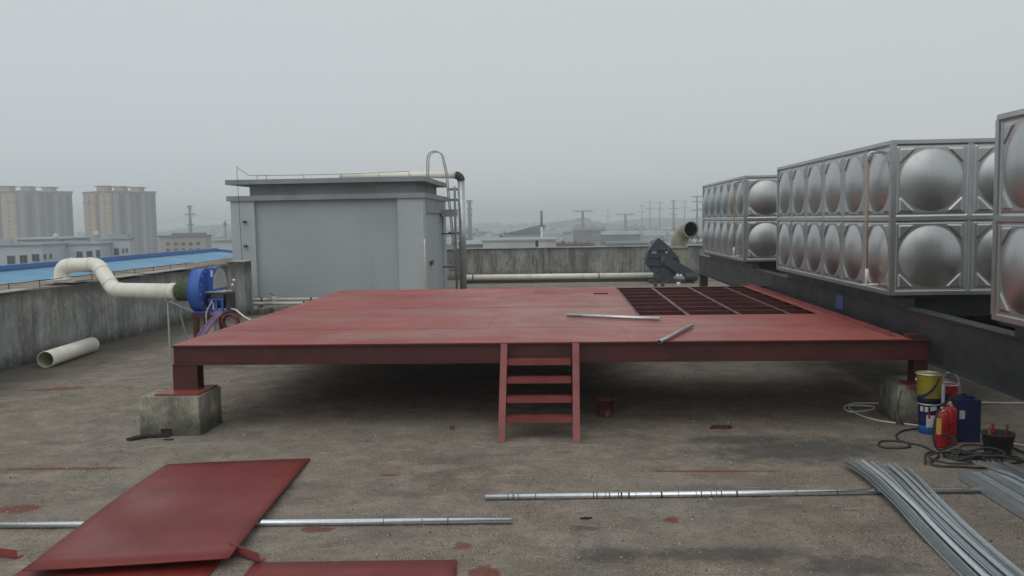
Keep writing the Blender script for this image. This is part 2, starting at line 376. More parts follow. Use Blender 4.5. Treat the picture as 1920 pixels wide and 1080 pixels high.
# ================================================================== SETTING
GZ = -20.0                                     # the plain, five storeys below the roof
b = MB(); n = 40; LIM = 5000
b.quad((-LIM, -1200, GZ), (LIM, -1200, GZ), (LIM, LIM, GZ), (-LIM, LIM, GZ)); struct('ground', b, 'land')

XW = -10.6                                     # inner face of the side parapet
b = MB(); b.box(XW, 13.0, -6.0, 39.5, -.3, 0); struct('roof_floor', b, 'floor')
bl = thing('rooftop_building', 'building whose concrete roof everything stands on', 'building', (0, 15, GZ))
obj('wall', MB().box(XW - .2, 13.2, -6.2, 39.7, GZ, -.301), 'fgrey', bl)

# side parapet with ledge and lightning wire
t = thing('parapet_wall', 'stained grey concrete parapet along the left side of the roof', 'wall', (XW - .13, 12, 0))
b = MB(); N_ = 60
prev = None
ring = []
for i in range(N_ + 1):
    y = -6 + 45.4 * i / N_; h = 1.44 + .03 * random.uniform(-1, 1)
    ring.append([b.bm.verts.new(q) for q in ((XW + .0, y, 0), (XW + random.uniform(-.012, .012), y, h), (XW - .26, y, h + .01), (XW - .26, y, -.3))])
for A, B_ in zip(ring, ring[1:]):
    for k in range(3): b.bm.faces.new((A[k], A[k + 1], B_[k + 1], B_[k]))
b.bm.faces.new(ring[0]); b.bm.faces.new(ring[-1][::-1])
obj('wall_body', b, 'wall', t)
b = MB(); yy = -6.0
while yy < 38.9:                               # weathered brown tiled ledge outside the wall
    w = .6
    b.box(XW - 1.9, XW - .262, yy, yy + w - .012, 1.28, 1.452 + random.uniform(-.012, .012)); yy += w
o = obj('ledge_tiles', b, 'brick', t); o['kind'] = 'stuff'
b = MB()
for (a0, a1) in ((15.2, 16.6), (19.6, 21.2), (21.6, 24.3)): b.box(XW - .3, XW + .05, a0, a1, 1.475, 1.498)
obj('mortar_cap', b, 'cap', t)

t = thing('lightning_wire', 'thin rusty wire on short posts along the top of the left parapet', 'wire', (-11.0, 15, 1.45))
ys = [8.4 + 1.02 * i for i in range(17)]
for y in ys: obj('post', MB().tube([(-11, y, 1.44), (-11, y, 1.61)], .011, 6), 'iron', t)
obj('wire', MB().tube([(-11, y + d, 1.60 - .012 * (d > 0)) for y in ys for d in (0, .5)], .009, 6), 'iron', t)

t = thing('return_wall', 'short concrete wall stub in front of the grey shed\'s left pillar', 'wall', (-9.5, 25.9, 0))
obj('wall_body', MB().box(-9.83, -9.34, 24.9, 25.5, 0, 1.60), 'wall', t); obj('capstone', MB().box(-9.86, -9.31, 24.87, 25.53, 1.602, 1.63), 'cap', t)

t = thing('parapet_wall', 'streaked grey concrete parapet along the far end of the roof', 'wall', (0, 39.6, 0))
obj('wall_body', MB().box(XW, 13, 39.5, 39.75, 0, 1.40), 'wallb', t); obj('capstone', MB().box(XW, 13, 39.46, 39.8, 1.402, 1.45), 'cap', t)
t = thing('parapet_wall', 'concrete parapet on the right side behind the steel tanks', 'wall', (13.1, 15, 0))
obj('wall_body', MB().box(13.0, 13.25, -6, 39.4, 0, 1.40), 'wall', t)

# ================================================================== STAIR SHED
sh = thing('roof_shed', 'grey tiled stair shed with two projecting roof slabs', 'shed', (-7.4, 29.7, 0))
X0, X1, Y0, Y1 = -10.48, -4.33, 27.0, 32.3
obj('wall', MB().box(X0 + .06, X1 - .06, Y0 + .14, Y1, 0, 3.44), 'panel', sh)
for (a0, a1, c0, c1) in ((X0, -9.72, Y0, Y0 + .5), (-5.14, X1, Y0, Y0 + .55), (X0, -9.8, Y1 - .5, Y1 + .04), (-5.0, X1, Y1 - .62, Y1 + .04)):
    obj('corner_pillar', MB().box(a0, a1, c0, c1, 0, 3.442), 'tile', sh)
obj('side_lintel', MB().box(-4.9, X1 + .012, Y0 + .551, Y1 - .621, 2.98, 3.441), 'slab', sh)
obj('lower_roof_slab', MB().box(-10.58, -4.27, 26.92, 33.0, 3.443, 3.60).bevel(.012), 'slab', sh)
obj('roof_neck', MB().box(-9.97, -4.64, 27.35, 32.2, 3.601, 3.96), 'slab', sh)
obj('upper_roof_slab', MB().box(-10.6, -4.27, 26.93, 32.5, 3.961, 4.11).bevel(.012), 'slab', sh)
obj('downpipe', MB().tube([(-4.30, 26.93, 0), (-4.30, 26.93, 2.0), (-4.31, 26.97, 2.15)], .022, 8), 'white', sh)
b = MB(); b.box(-4.335, -4.31, 28.4, 28.9, 1.25, 1.4); obj('wall_bracket', b, 'iron', sh)

t = thing('lightning_wire', 'thin lightning wire along the edge of the shed roof', 'wire', (-10.1, 26.85, 0.2))
obj('wire', MB().tube(smooth_path([(-10.1, 26.86, 0.2), (-10.15, 26.86, 3.0), (-10.17, 26.86, 4.42), (-10.12, 26.86, 4.45), (-9.9, 26.97, 4.3), (-9.6, 27.05, 4.24), (-7, 27.05, 4.23), (-4.75, 27.05, 4.27)], 4), .0075, 6), 'iron', t)
for x in (-9.6, -9.3, -8.1, -6.9, -5.7, -4.75): obj('post', MB().tube([(x, 27.05, 4.11), (x, 27.05, 4.25)], .008, 6), 'iron', t)
for z in (1.98, 2.75): obj('clip', MB().box(-10.06, -9.98, 26.86, 26.99, z, z + .07), 'iron', t)

t = thing('insulated_pipe', 'silver clad pipe rising beside the shed and bending over its roof', 'pipe', (-3.77, 32.7, 0))
yp = 32.68
obj('riser', MB().tube([(-3.77, yp, 0), (-3.77, yp, 4.22)], .135, 20), 'silver', t)
obj('elbow', MB().tube([(-3.77 - .2 + .2 * math.cos(a), yp, 4.22 + .2 * math.sin(a)) for a in [PI / 2 * i / 8 for i in range(9)]], .15, 20), 'dark', t)
obj('roof_run', MB().tube([(-3.97, yp, 4.42), (-4.9, yp - .2, 4.44), (-8.3, yp - .5, 4.46)], [.125, .125, .12], 18), 'pvc', t)
for x in (-5.2, -6.6, -8.0): obj('cradle', MB().box(x - .06, x + .06, yp - .62, yp - .18, 4.112, 4.34), 'block', t)
for z in (.8, 2.2, 3.45, 3.85): obj('pipe_clamp', MB().box(-4.3, -3.78, yp - .03, yp + .03, z, z + .09), 'slab', t)
obj('thin_riser', MB().tube([(-4.0, yp - .15, 0), (-4.0, yp - .15, 4.0)], .045, 10), 'slab', t)

t = thing('roof_ladder', 'grey steel ladder with looped handrails beside the shed roof', 'ladder', (-4.0, 31.5, 0))
for y in (31.15, 31.6):
    pts = [(-3.86, y, .9), (-4.06, y, 3.3), (-4.14, y, 4.4), (-4.25, y, 4.95)]
    pts += [(-4.53 + .28 * math.cos(a), y, 4.95 + .27 * math.sin(a)) for a in [PI * i / 8 for i in range(1, 8)]] + [(-4.81, y, 4.9), (-4.84, y, 4.115)]
    obj('rail', MB().tube(pts, .021, 8), 'greyp', t)
for i in range(11):
    z = 1.05 + .31 * i; x = -3.86 - .2 * (z - .9) / 2.4
    obj('rung', MB().tube([(x, 31.15, z), (x, 31.6, z)], .014, 6), 'greyp', t)
for z in (1.02, 2.22): obj('wall_bracket', MB().box(-4.34, -3.88, 31.13, 31.17, z, z + .05), 'iron', t)
obj('base_board', MB().box(-4.33, -3.8, 31.1, 31.66, 2.86, 3.12), 'slab', t)

# pipes on the floor
def run(name, pts, r, mat, label, loc, clamps=(), extra=None):
    t = thing(name, label, 'pipe', loc); obj('pipe', MB().tube(pts, r, 14), mat, t)
    for c in clamps: obj('clamp', MB().lathe([(r + .002, -.02), (r + .02, -.02), (r + .02, .02), (r + .002, .02)], c, (1, 0, 0), 14), 'black', t)
    return t
t = run('pipe_run', [(-9.72, 26.2, 0), (-9.72, 26.2, .33), (-9.70, 26.2, .36), (-9.67, 26.2, .375), (-5.4, 26.2, .375)], .042, 'pvcd', 'thin cream pipe with a lever valve along the foot of the shed', (-7.5, 26.2, 0), [(-9.3, 26.2, .375), (-7.75, 26.2, .375)])
obj('valve', MB().box(-8.96, -8.84, 26.16, 26.24, .34, .47).bevel(.02), 'pvc', t); obj('valve_lever', MB().bar((-8.88, 26.2, .47), (-9.06, 26.2, .58), .03, .015), 'black', t)
for x in (-9.3, -7.75, -6.2): obj('support', MB().box(x - .02, x + .02, 26.16, 26.24, 0, .34), 'iron', t)
t = run('pipe_run', [(-9.6, 25.95, 0), (-9.6, 25.95, .2), (-9.55, 25.95, .255), (-9.45, 25.95, .27), (-5.4, 25.95, .27)], .05, 'pvcd', 'thicker cream pipe below the valve pipe at the shed foot', (-7.5, 25.95, 0), [(-7.9, 25.95, .27)])
for x in (-9.3, -7.75, -6.2): obj('support', MB().box(x - .03, x + .03, 25.9, 26.0, 0, .22), 'block', t)
for i, (x, y, w, h) in enumerate([(-8.9, 25.4, .35, .2), (-8.35, 25.5, .45, .24), (-9.2, 25.3, .22, .15)]):
    b = MB().box(x - w / 2, x + w / 2, y - .15, y + .15, 0, h); b.bevel(.05, 2)
    one('rubble_block', b, 'block', ['low grey rubble lump under the cream pipes', 'widest grey rubble lump under the cream pipes', 'smallest rubble lump near the wall stub'][i], 'rubble', (x, y, 0), 'rubble under the cream pipes')
t = run('pipe_run', [(-4.45, 38, .2), (3.95, 38, .19)], .125, 'pvc', 'long weathered white pipe lying along the far parapet', (0, 38, 0), [(-3.95, 38, .2), (1.6, 38, .195)])
obj('end_cap', MB().lathe([(.0, -.02), (.14, -.02), (.14, .12), (.126, .12)], (-4.48, 38, .2), (1, 0, 0), 18), 'white', t)
for x in (-3.95, -1, 1.6, 3.5): obj('support', MB().box(x - .05, x + .05, 37.9, 38.1, 0, .075), 'dark', t)
b = MB().box(-4.4, 4.2, 37.0, 37.35, 0, .14); one('floor_strip', b, 'dark', 'low dark strip in front of the long white pipe', 'kerb', (0, 37.2, 0))  # dark box strip, low on the floor before the white pipe

# ================================================================== RED PLATFORM
PZ, PX0, PX1, PY0, PY1 = 1.125, -5.15, 4.36, 11.0, 19.85
pl = thing('steel_platform', 'red oxide steel platform with a partly open floor grid', 'platform', (-.4, 15.4, 0))
TH = .008
rows = [11.0, 12.52, 13.95, 15.5, 17.05, 18.55, PY1]
G0, G1 = 1.2, 4.1
def plate(x0, x1, y0, y1, dz=0.0):
    o = obj('deck_plate', MB().box(x0 + .0015, x1 - .0015, y0 + .005, y1 - .005, PZ - TH + dz, PZ + dz), 'deck', pl)
for i, (a, c) in enumerate(zip(rows, rows[1:])):
    dz = (0, .002, -.001, .0015, 0, .001)[i]
    if i < 2: cuts = [PX0, (.85, -1.1)[i], PX1]
    else: cuts = [PX0, (-2.0, -.6, -2.0, -.6)[i - 2], G0]
    for x0, x1 in zip(cuts, cuts[1:]): plate(x0, x1, a, c, dz)
    if i >= 2: plate(4.06, PX1, a, c, dz)
ZB = PZ - TH - .004
def channel_x(x0, x1, y, s, z0=.86, z1=ZB):     # web at y, flanges away from s
    b = MB(); b.box(x0, x1, y + .03 * s, y + .042 * s, z0 + .012, z1 - .012)
    b.box(x0, x1, y - .02 * s, y + .09 * s, z0, z0 + .0118); b.box(x0, x1, y - .02 * s, y + .09 * s, z1 - .0118, z1); return b
obj('edge_beam', channel_x(PX0 + .006, 4.585, PY0 + .022, 1), 'red', pl)
obj('edge_beam', channel_x(PX0 + .006, 4.585, PY1 - .022, -1), 'red', pl)
for x, s in ((PX0 + .022, 1), (PX1 - .022, -1)):
    b = MB(); b.box(min(x, x + .012 * s), max(x, x + .012 * s), PY0 + .13, PY1 - .13, .872, ZB - .012)
    for z in (.8602, ZB - .0118): b.box(min(x - .015 * s, x + .09 * s), max(x - .015 * s, x + .09 * s), PY0 + .13, PY1 - .13, z, z + .0114)
    obj('edge_beam', b, 'red', pl)
jx = [-4.35, -3.55, -2.75, -1.95, -1.15, -.35, .45, 1.22, 2.03, 2.855, 3.65]
for x in jx:
    b = MB(); b.box(x - .005, x + .005, PY0 + .14, PY1 - .14, .9, ZB - .012); b.box(x - .032, x + .032, PY0 + .14, PY1 - .14, ZB - .0118, ZB)
    obj('joist', b, 'red', pl)
cy = [13.98, 14.66, 15.38, 16.1, 16.84, 17.62, 18.42, 19.2]
allx = [PX0 + .13] + jx + [PX1 - .13]
for y in cy:
    for x0, x1 in zip(allx, allx[1:]):
        if x0 > 1.1:
            b = MB(); b.box(x0 + .034, x1 - .034, y, y + .006, ZB - .1, ZB - .0062); b.box(x0 + .034, x1 - .034, y, y + .04, ZB - .006, ZB)
            obj('cross_bar', b, 'red', pl)
for y, zb in ((14.2, .45), (17.0, .25)): obj('main_beam', MB().box(PX0 + .14, PX1 - .14, y, y + .14, zb, .899), 'red', pl)  # unseen deep beams, added to block light and darken the space under the deck
b = MB(); b.box(4.19, 4.196, 11.25, PY1, PZ + .003, PZ + .065); b.box(4.196, 4.25, 11.25, PY1, PZ + .003, PZ + .009)
obj('edge_angle', b, 'redstep', pl)
obj('end_cleat', MB().box(4.33, 4.5, 11.06, 11.2, PZ + .002, PZ + .05), 'red', pl)
colp = [(-4.985, 11.12), (4.51, 11.2), (-4.985, 17.4), (4.1, 17.4), (-4.985, 19.6), (4.1, 19.6)]
for (x, y) in colp:
    b = MB(); w = .165 if x != 4.51 else .085
    b.box(x - w, x + w, y - .1, y - .088, .53, .8595); b.box(x - w, x + w, y + .088, y + .1, .53, .8595); b.box(x - .006, x + .006, y - .0879, y + .0879, .53, .8595)
    cb = obj('column', b, 'red', pl)
    if x < 0: obj('base_plate', MB().box(x - .29, x + .29, y - .38, y + .25, .506, .53), 'redstep', cb, origin=(x, y, .5))
    else: obj('base_plate', MB().box(x - .15, x + .15, y - .17, y + .2, .506, .53), 'redstep', cb, origin=(x, y, .5))
# concrete piers: one is built, the rest are copies
b = MB().box(-.39, .39, -.36, .36, 0, .505)
bmesh.ops.subdivide_edges(b.bm, edges=b.bm.edges[:], cuts=5, use_grid_fill=True)
for v in b.bm.verts:
    k = random.uniform(-.008, .008); v.co.x *= 1 + k * 2; v.co.y *= 1 + k * 2; v.co.x += .035 * (.5 - v.co.z) * (1 if v.co.x > 0 else -1) * .4
pier_labels = ['concrete pier under the near left corner of the red platform', 'concrete pier beside the stacked paint tins', 'concrete pier under the left side of the red platform',
               'concrete pier deep under the right side of the platform', 'concrete pier under the far left corner of the platform', 'concrete pier under the far right corner of the platform']
pier = one('concrete_pier', b, 'block', pier_labels[0], 'pier', (0, 0, 0), 'concrete piers carrying the platform')
for i, (x, y) in enumerate(colp):
    o = pier if i == 0 else pier.copy()
    if i: C.objects.link(o)
    o.location = (-5.06, 11.04, 0) if i == 0 else (4.66, 11.5, 0) if i == 1 else (x, y, 0); o.rotation_euler = (0, 0, (0, -.04, .1, 0, .05, 0)[i]); o['label'] = pier_labels[i]

# access steps
st = thing('access_steps', 'red steel steps leaning on the front edge of the platform', 'steps', (-.31, 10.6, 0))
def sx(z): return -.80 + (.80 - .79) * z, .13
for xb, xt in ((-.765, -.755), (.145, .16)):
    b = MB(); f0, f1 = Vector((xb, 10.30, 0)), Vector((xt, 10.955, 1.118))
    b.bar(f0, f1, .085, .012, (0, 1, .6)); 
    s_ = 1 if xb < 0 else -1
    b.bar(f0 + Vector((-.037 * s_, .058, 0)), f1 + Vector((-.037 * s_, .058, -.03)), .01, .1, (0, 1, .6))
    obj('stringer', b, 'redstep', st)
for z in (.265, .485, .705, .915):
    y = 10.30 + .585 * z; b = MB()
    b.box(-.715, .095, y + .01, y + .19, z - .004, z + .004); b.box(-.715, .095, y + .01, y + .016, z - .06, z - .0045); b.box(-.715, .095, y + .184, y + .19, z - .05, z - .0045)
    obj('step', b, 'redstep', st)

# things on the deck
def pipe(name, a, c, r, mat, label, cat='pipe', group=None, n=14, inner=None):
    a, c = Vector(a), Vector(c); b = MB(); d = c - a; L = d.length
    b.lathe([(r * .86, 0.0), (r, 0.0), (r, L), (r * .86, L), (r * .86, 0)], a, d, n)
    return one(name, b, mat, label, cat, a, group)
pipe('steel_pipe', (.07, 13.80, PZ + .04), (1.47, 13.12, PZ + .04), .03, 'galvp', 'galvanised pipe offcut lying across the deck before the open grid', group='pipe offcuts on the deck')
pipe('steel_pipe', (1.19, 10.72, PZ + .032), (1.83, 12.30, PZ + .036), .026, 'galv', 'short dull pipe offcut overhanging the front edge of the deck', group='pipe offcuts on the deck')
one('steel_scrap', MB().box(.65, .95, 18.05, 18.15, PZ + .004, PZ + .02), 'red', 'small dark red flat bar lying near the deck\'s far edge', 'scrap', (.8, 18.1, PZ))

# bucket under the platform
def bucket(name, label, x, y, z, r0_, r1_, h, mat, cat='bucket', group=None, lid=None, handle=None, band=None):
    t = thing(name, label, cat, (x, y, z), group)
    b = MB(); b.lathe([(.0, .0), (r0_ - .005, 0), (r0_, .008), (r1_, h - .02), (r1_ + .006, h - .02), (r1_ + .006, h), (r1_ - .006, h), (r0_ - .008, .012), (0, .012)], (x, y, z), n=28)
    obj('bucket_body', b, mat, t)
    return t
t = bucket('paint_bucket', 'battered red bucket with pink smears in the shade under the platform', .56, 11.72, 0, .105, .125, .25, 'dirtyred')
obj('handle', MB().tube([(.56 + .13 * math.cos(a), 11.72 - .02 - .06 * math.sin(a), .22 - .09 * math.sin(a)) for a in [PI * i / 12 for i in range(13)]], .004, 6), 'iron', t)

# ================================================================== STEEL TANKS
def panel_mesh():
    n = 92; bm = bmesh.new(); g = []
    def h(u, v):
        r = math.hypot(u, v); z = 0.0
        RD = .402; au, av = abs(u), abs(v); mx = max(au, av)
        if r < RD: z = .080 * (1 - (r / RD) ** 2)
        elif au < .402 and av < .408 and au + av > .628: z = .011
        if .440 < mx < .466: z = -.012
        if mx > .493: z = -.008
        return z
    for i in range(n + 1):
        row = []
        for j in range(n + 1):
            u, v = i / n - .5, j / n - .5; row.append(bm.verts.new((u, -h(u, v), v)))
        g.append(row)
    for i in range(n):
        for j in range(n):
            f = bm.faces.new((g[i][j], g[i + 1][j], g[i + 1][j + 1], g[i][j + 1])); f.smooth = True
    me = bpy.data.meshes.new('panel'); bm.to_mesh(me); bm.free(); me.materials.append(M['steel']); return me
PM = panel_mesh()
TX, TZ = 4.34, 1.625
def tank(label, y0, cols, group='steel panel tanks', gauge=True):
    NX = 3
    t = thing('water_tank', label, 'tank', (TX + NX / 2, y0 + 3, TZ), group)
    obj('inner_shell', MB().box(TX + .03, TX + NX - .03, y0 + .03, y0 + 5.97, TZ + .01, TZ + 1.97), 'steel', t)
    for r in range(2):
        for k in range(6): inst('panel', PM, t, (TX, y0 + .5 + k, TZ + .5 + r), (0, 0, -PI / 2))
        for k in range(NX): inst('panel', PM, t, (TX + .5 + k, y0, TZ + .5 + r), (0, 0, 0))
        for k in range(NX): inst('panel', PM, t, (TX + .5 + k, y0 + 6, TZ + .5 + r), (0, 0, PI))
    def strip(n_, *a): obj(n_, MB().box(*a), 'steel', t)
    for z in (TZ - .012, TZ + .972, TZ + 1.975):
        strip('edge_trim', TX - .022, TX + .012, y0 - .02, y0 + 6.02, z, z + .05); strip('edge_trim', TX + .0121, TX + NX + .02, y0 - .022, y0 + .012, z, z + .05)
    for x, y in ((TX, y0), (TX, y0 + 6), (TX + NX, y0)): strip('corner_trim', x - .018, x + .05, y - .018, y + .05, TZ + .039, TZ + 1.974)
    strip('tank_roof', TX + .0121, TX + NX, y0 + .0121, y0 + 6, TZ + 1.98, TZ + 2.02)
    b = MB(); b.box(TX + .02, TX + NX, y0 + .04, y0 + 5.96, TZ - .05, TZ - .013); obj('base_frame', b, 'dark', t)
    if gauge:
        x, y = TX - .17, y0 + .4
        g = obj('level_gauge', MB().tube([(x, y, TZ + .24), (x, y, TZ + 1.8)], .011, 8), 'orange', t)
        b = MB().tube([(x, y, TZ + 1.78), (x, y, TZ + 1.88), (x + .03, y, TZ + 1.90), (x + .16, y, TZ + 1.90)], .018, 8); obj('top_fitting', b, 'lid', g)
        b = MB().tube([(x, y, TZ + .32), (x, y, TZ + .12)], .026, 8); b.tube([(x - .02, y, TZ + .1), (x + .16, y, TZ + .1)], .018, 8); b.box(x - .05, x - .02, y - .05, y + .06, TZ + .09, TZ + .11); obj('gauge_valve', b, 'white', g)
    return t
tank('farthest stainless panel water tank beyond the open floor grid', 20.9, 6)
tank('middle stainless panel water tank beside the red platform', 11.7, 6)
tank('nearest stainless panel water tank cut by the right edge', 2.92, 6, gauge=False)

# their steel base
bs = thing('tank_base', 'dark painted steel beams carrying the panel tanks', 'beam', (6, 15, 0))
def ibeam_y(x, w, z0, z1, y0, y1):
    b = MB(); b.box(x - .006, x + .006, y0, y1, z0 + .016, z1 - .016)
    b.box(x - w / 2, x + w / 2, y0, y1, z0, z0 + .0158); b.box(x - w / 2, x + w / 2, y0, y1, z1 - .0158, z1); return b
obj('main_beam', ibeam_y(4.60, .19, .835, 1.45, 1.5, 29.4), 'dark', bs)
obj('main_beam', ibeam_y(7.0, .22, .835, 1.45, 1.5, 29.4), 'dark', bs)  # unseen second beam, put here to stop light leaking in under the tanks
for y in (3.0, 6.0, 8.7, 11.95, 14.9, 17.5, 21.1, 23.9, 26.7):
    b = MB(); b.box(4.72, 6.88, y - .005, y + .005, 1.33, 1.56); b.box(4.72, 6.88, y - .075, y + .075, 1.315, 1.3298); b.box(4.72, 6.88, y - .075, y + .075, 1.5602, 1.574)
    obj('cross_beam', b, 'dark', bs)
for x in (4.60, 7.0):
    for (a0, a1) in ((2.95, 8.9), (11.72, 17.65), (20.92, 26.85)): obj('bearer', MB().box(x - .07, x + .07, a0, a1, 1.4502, 1.5745), 'dark', bs)
for x in (4.62, 7.0):
    for y in (2.4, 17.9, 23.5, 28.6):
        obj('column', MB().box(x - .12, x + .12, y - .12, y + .12, 0, .834), 'dark', bs)
obj('sticker', MB().box(4.590, 4.5935, 14.42, 14.78, 1.13, 1.36), 'sticker', bs)

# ================================================================== BLUE FAN AND DUCT
fn = thing('centrifugal_fan', 'bright blue centrifugal fan feeding the cream duct', 'fan', (-7.25, 17, .95))
cz = 1.40; ax = -7.53
prof = [(math.cos(a), math.sin(a)) for a in [2 * PI * i / 40 for i in range(40)]]
def volute(x0, x1, k=1.0, yc=17.0, zc=cz, r=.41):
    pts = []
    for i, (c_, s_) in enumerate(prof):
        rr = r * k * (1 + .08 * (i / 40)); pts.append((x0, yc + rr * c_, zc + rr * s_))
    return MB().prism(pts, (x1 - x0, 0, 0))
b = volute(-7.36, -7.17); obj('volute', b.bevel(.008), 'blue', fn)
for x in (-7.378, -7.168): obj('rim_flange', volute(x, x + .018, 1.03), 'blue', fn)
for i in range(12):
    a = 2 * PI * i / 12 + .2; obj('rim_bolt', MB().lathe([(0, 0), (.014, 0), (.014, .016), (0, .016)], (-7.15, 17 + .37 * math.cos(a), cz + .37 * math.sin(a)), (1, 0, 0), 6), 'lid', fn)
obj('outlet_box', MB().box(-7.15, -6.98, 16.98, 17.36, 1.36, 1.84).bevel(.04, 3), 'blue', fn)
obj('outlet_label', MB().box(-7.06, -7.01, 16.975, 16.979, 1.66, 1.79), 'wlabel', fn)
b = MB().prism([(-6.97, 17.22 + .36 * math.cos(a), 1.42 + .40 * math.sin(a)) for a in [PI * i / 16 for i in range(17)]], (.012, 0, 0)); obj('backing_disc', b, 'greyp', fn)
obj('motor', MB().lathe([(0, 0), (.13, 0), (.15, .03), (.15, .34), (.12, .38), (0, .38)], (-7.14, 17.0, 1.17), (1, 0, 0), 20), 'navy', fn)
obj('motor_hood', MB().box(-7.1, -6.72, 16.78, 17.2, 1.36, 1.376).bevel(.005), 'lid', fn)
obj('hood_skirt', MB().box(-7.0, -6.74, 16.8, 16.812, 1.22, 1.3595), 'slate', fn)
obj('terminal_box', MB().box(-6.72, -6.64, 16.85, 17.15, 1.0, 1.34), 'pot', fn)
b = MB()
for x in (-7.02, -6.90, -6.78): b.box(x - .018, x + .018, 16.8, 16.85, .955, 1.2)
b.box(-7.06, -6.74, 16.795, 16.855, 1.2, 1.23); b.box(-7.38, -6.7, 16.78, 17.3, .952, .985)
obj('fan_pedestal', b, 'blue', fn)
obj('rating_plate', MB().box(-6.975, -6.935, 16.79, 16.797, 1.02, 1.16), 'wlabel', fn)
for y, z in ((17.3, 1.47), (17.38, 1.56)): obj('bolt', MB().lathe([(0, 0), (.035, 0), (.035, .05), (0, .05)], (-6.73, y - .1, z), (1, 0, 0), 8), 'lid', fn)
obj('inlet_ring', MB().lathe([(.165, 0), (.19, 0), (.19, -.07), (.165, -.07)], (-7.38, 17, 1.37), (1, 0, 0), 24), 'white', fn)

sd = thing('fan_stand', 'red steel stand under the blue fan', 'stand', (-7.2, 17, 0))
for x in (-7.32, -7.0):
    for y in (16.8, 17.32): obj('leg', MB().box(x - .045, x + .045, y - .045, y + .045, 0, .86), 'red', sd)
obj('top_frame', MB().box(-7.39, -6.72, 16.74, 17.38, .861, .951), 'red', sd)
obj('cross_rail', MB().box(-7.27, -7.05, 16.78, 16.82, .3, .36), 'red', sd)

dk = thing('air_duct', 'cream plastic duct stepping from the blue fan over the left parapet', 'duct', (-9, 17.6, 1.3))
obj('flexible_sleeve', MB().lathe([(.178, 0), (.2, .05), (.178, .1), (.198, .16), (.182, .22), (.2, .28), (.178, .33)], (-7.78, 17.03, 1.365), (1, -.03, 0), 24), 'green', dk)
def bend(p, q, r_, s_, k=6):
    """points round the corner at q between p and r_"""
    p, q, r_ = Vector(p), Vector(q), Vector(r_); a = q + (p - q).normalized() * s_; c = q + (r_ - q).normalized() * s_
    return [(1 - t) ** 2 * a + 2 * t * (1 - t) * q + t * t * c for t in [i / k for i in range(k + 1)]]
D0, D1, D2, D3, D4 = Vector((-7.77, 17.03, 1.37)), Vector((-9.62, 18.0, 1.34)), Vector((-10.22, 18.5, 1.87)), Vector((-11.08, 18.55, 1.86)), Vector((-11.1, 18.55, 1.45))
RD = .158
obj('duct_run', MB().tube([D0] + bend(D0, D1, D2, .16) + bend(D1, D2, D3, .16) + bend(D2, D3, D4, .2) + [D4], RD, 24), 'pvc', dk)
def collar(p, q, t0, L=.05, r=RD + .012):
    p, q = Vector(p), Vector(q); d = (q - p).normalized(); o = p + (q - p) * t0
    obj('collar', MB().lathe([(RD - .01, 0), (r, 0), (r, L), (RD - .01, L)], o, d, 24), 'pvc', dk)
collar(D0, D1, .02, .16); collar(D0, D1, .90, .04); collar(D1, D2, .2, .03); collar(D1, D2, .72, .03); collar(D2, D3, .18, .03); collar(D2, D3, .72, .03)
obj('duct_flange', MB().box(-11.4, -10.62, 18.2, 18.95, 1.50, 1.535), 'cap', dk)
obj('duct_flange', MB().lathe([(.15, 0), (.21, 0), (.21, .04), (.15, .04)], (-11.1, 18.55, 1.54), (0, 0, 1), 24), 'pvc', dk)

sp = thing('duct_support', 'thin grey steel trestle under the cream duct', 'support', (-7.9, 17, 0))
for a, c in (((-7.97, 16.98, 0), (-7.99, 17.02, 1.19)), ((-8.05, 18.1, 0), (-8.03, 17.5, 1.18))): obj('leg', MB().bar(a, c, .03, .03), 'greyp', sp)
obj('top_rail', MB().bar((-8.0, 16.95, 1.2), (-8.06, 17.9, 1.2), .03, .03), 'greyp', sp)
obj('brace', MB().bar((-7.95, 17.0, 1.18), (-7.39, 17.0, .93), .03, .03), 'greyp', sp)

for i, (mat, off) in enumerate((('hosered', 0), ('hoseblue', .06), ('hoseblue', .11), ('hosered', .15))):
    p = smooth_path([(-6.9 + off, 16.5 - off, .95), (-6.72 + off, 16.4 - off, 1.0), (-6.86 + off * .8, 16.0, .72), (-7.0 + off, 15.7, .35), (-7.1 + off, 15.5, .03)], 6)
    one('hose', MB().tube(p, .022, 8), mat, ['red hose on the left edge of the hose bundle below the blue fan', 'blue hose next to the left red hose below the blue fan', 'second blue hose in the bundle below the blue fan', 'red hose on the right edge of the hose bundle below the blue fan'][i], 'hose', p[0], 'hoses hanging below the blue fan')
one('conduit', MB().tube(smooth_path([(-6.95, 16.76, 1.2), (-7.05, 16.7, 1.0), (-7.06, 16.68, .8), (-7.02, 16.68, .55)], 6), .018, 8), 'greyp', 'pale flexible conduit looping from the fan motor', 'conduit', (-7, 16.7, .6))
one('conduit', MB().tube(smooth_path([(-6.64, 16.9, 1.02), (-6.5, 16.8, 1.0), (-6.3, 16.7, .88), (-6.15, 16.7, .8)], 6), .016, 8), 'pvc', 'short pale conduit stub pointing right from the fan', 'conduit', (-6.4, 16.8, .9))
one('switch_box', MB().box(-7.02, -6.88, 16.6, 16.68, .0, .8), 'greyp', 'narrow pale grey trunking upright before the fan stand', 'trunking', (-6.95, 16.64, .0))

b = MB()
for k in range(3): b.tube([(-6.60 + .15 * math.cos(a), 16.70 + .045 * k, .77 + .15 * math.sin(a)) for a in [2 * PI * i / 24 for i in range(24)]], .028, 8, close=True)
one('hose_coil', b, 'dirtyred', 'dark reddish hose coil hanging low at the right end of the fan stand', 'hose coil', (-6.6, 16.72, .6))
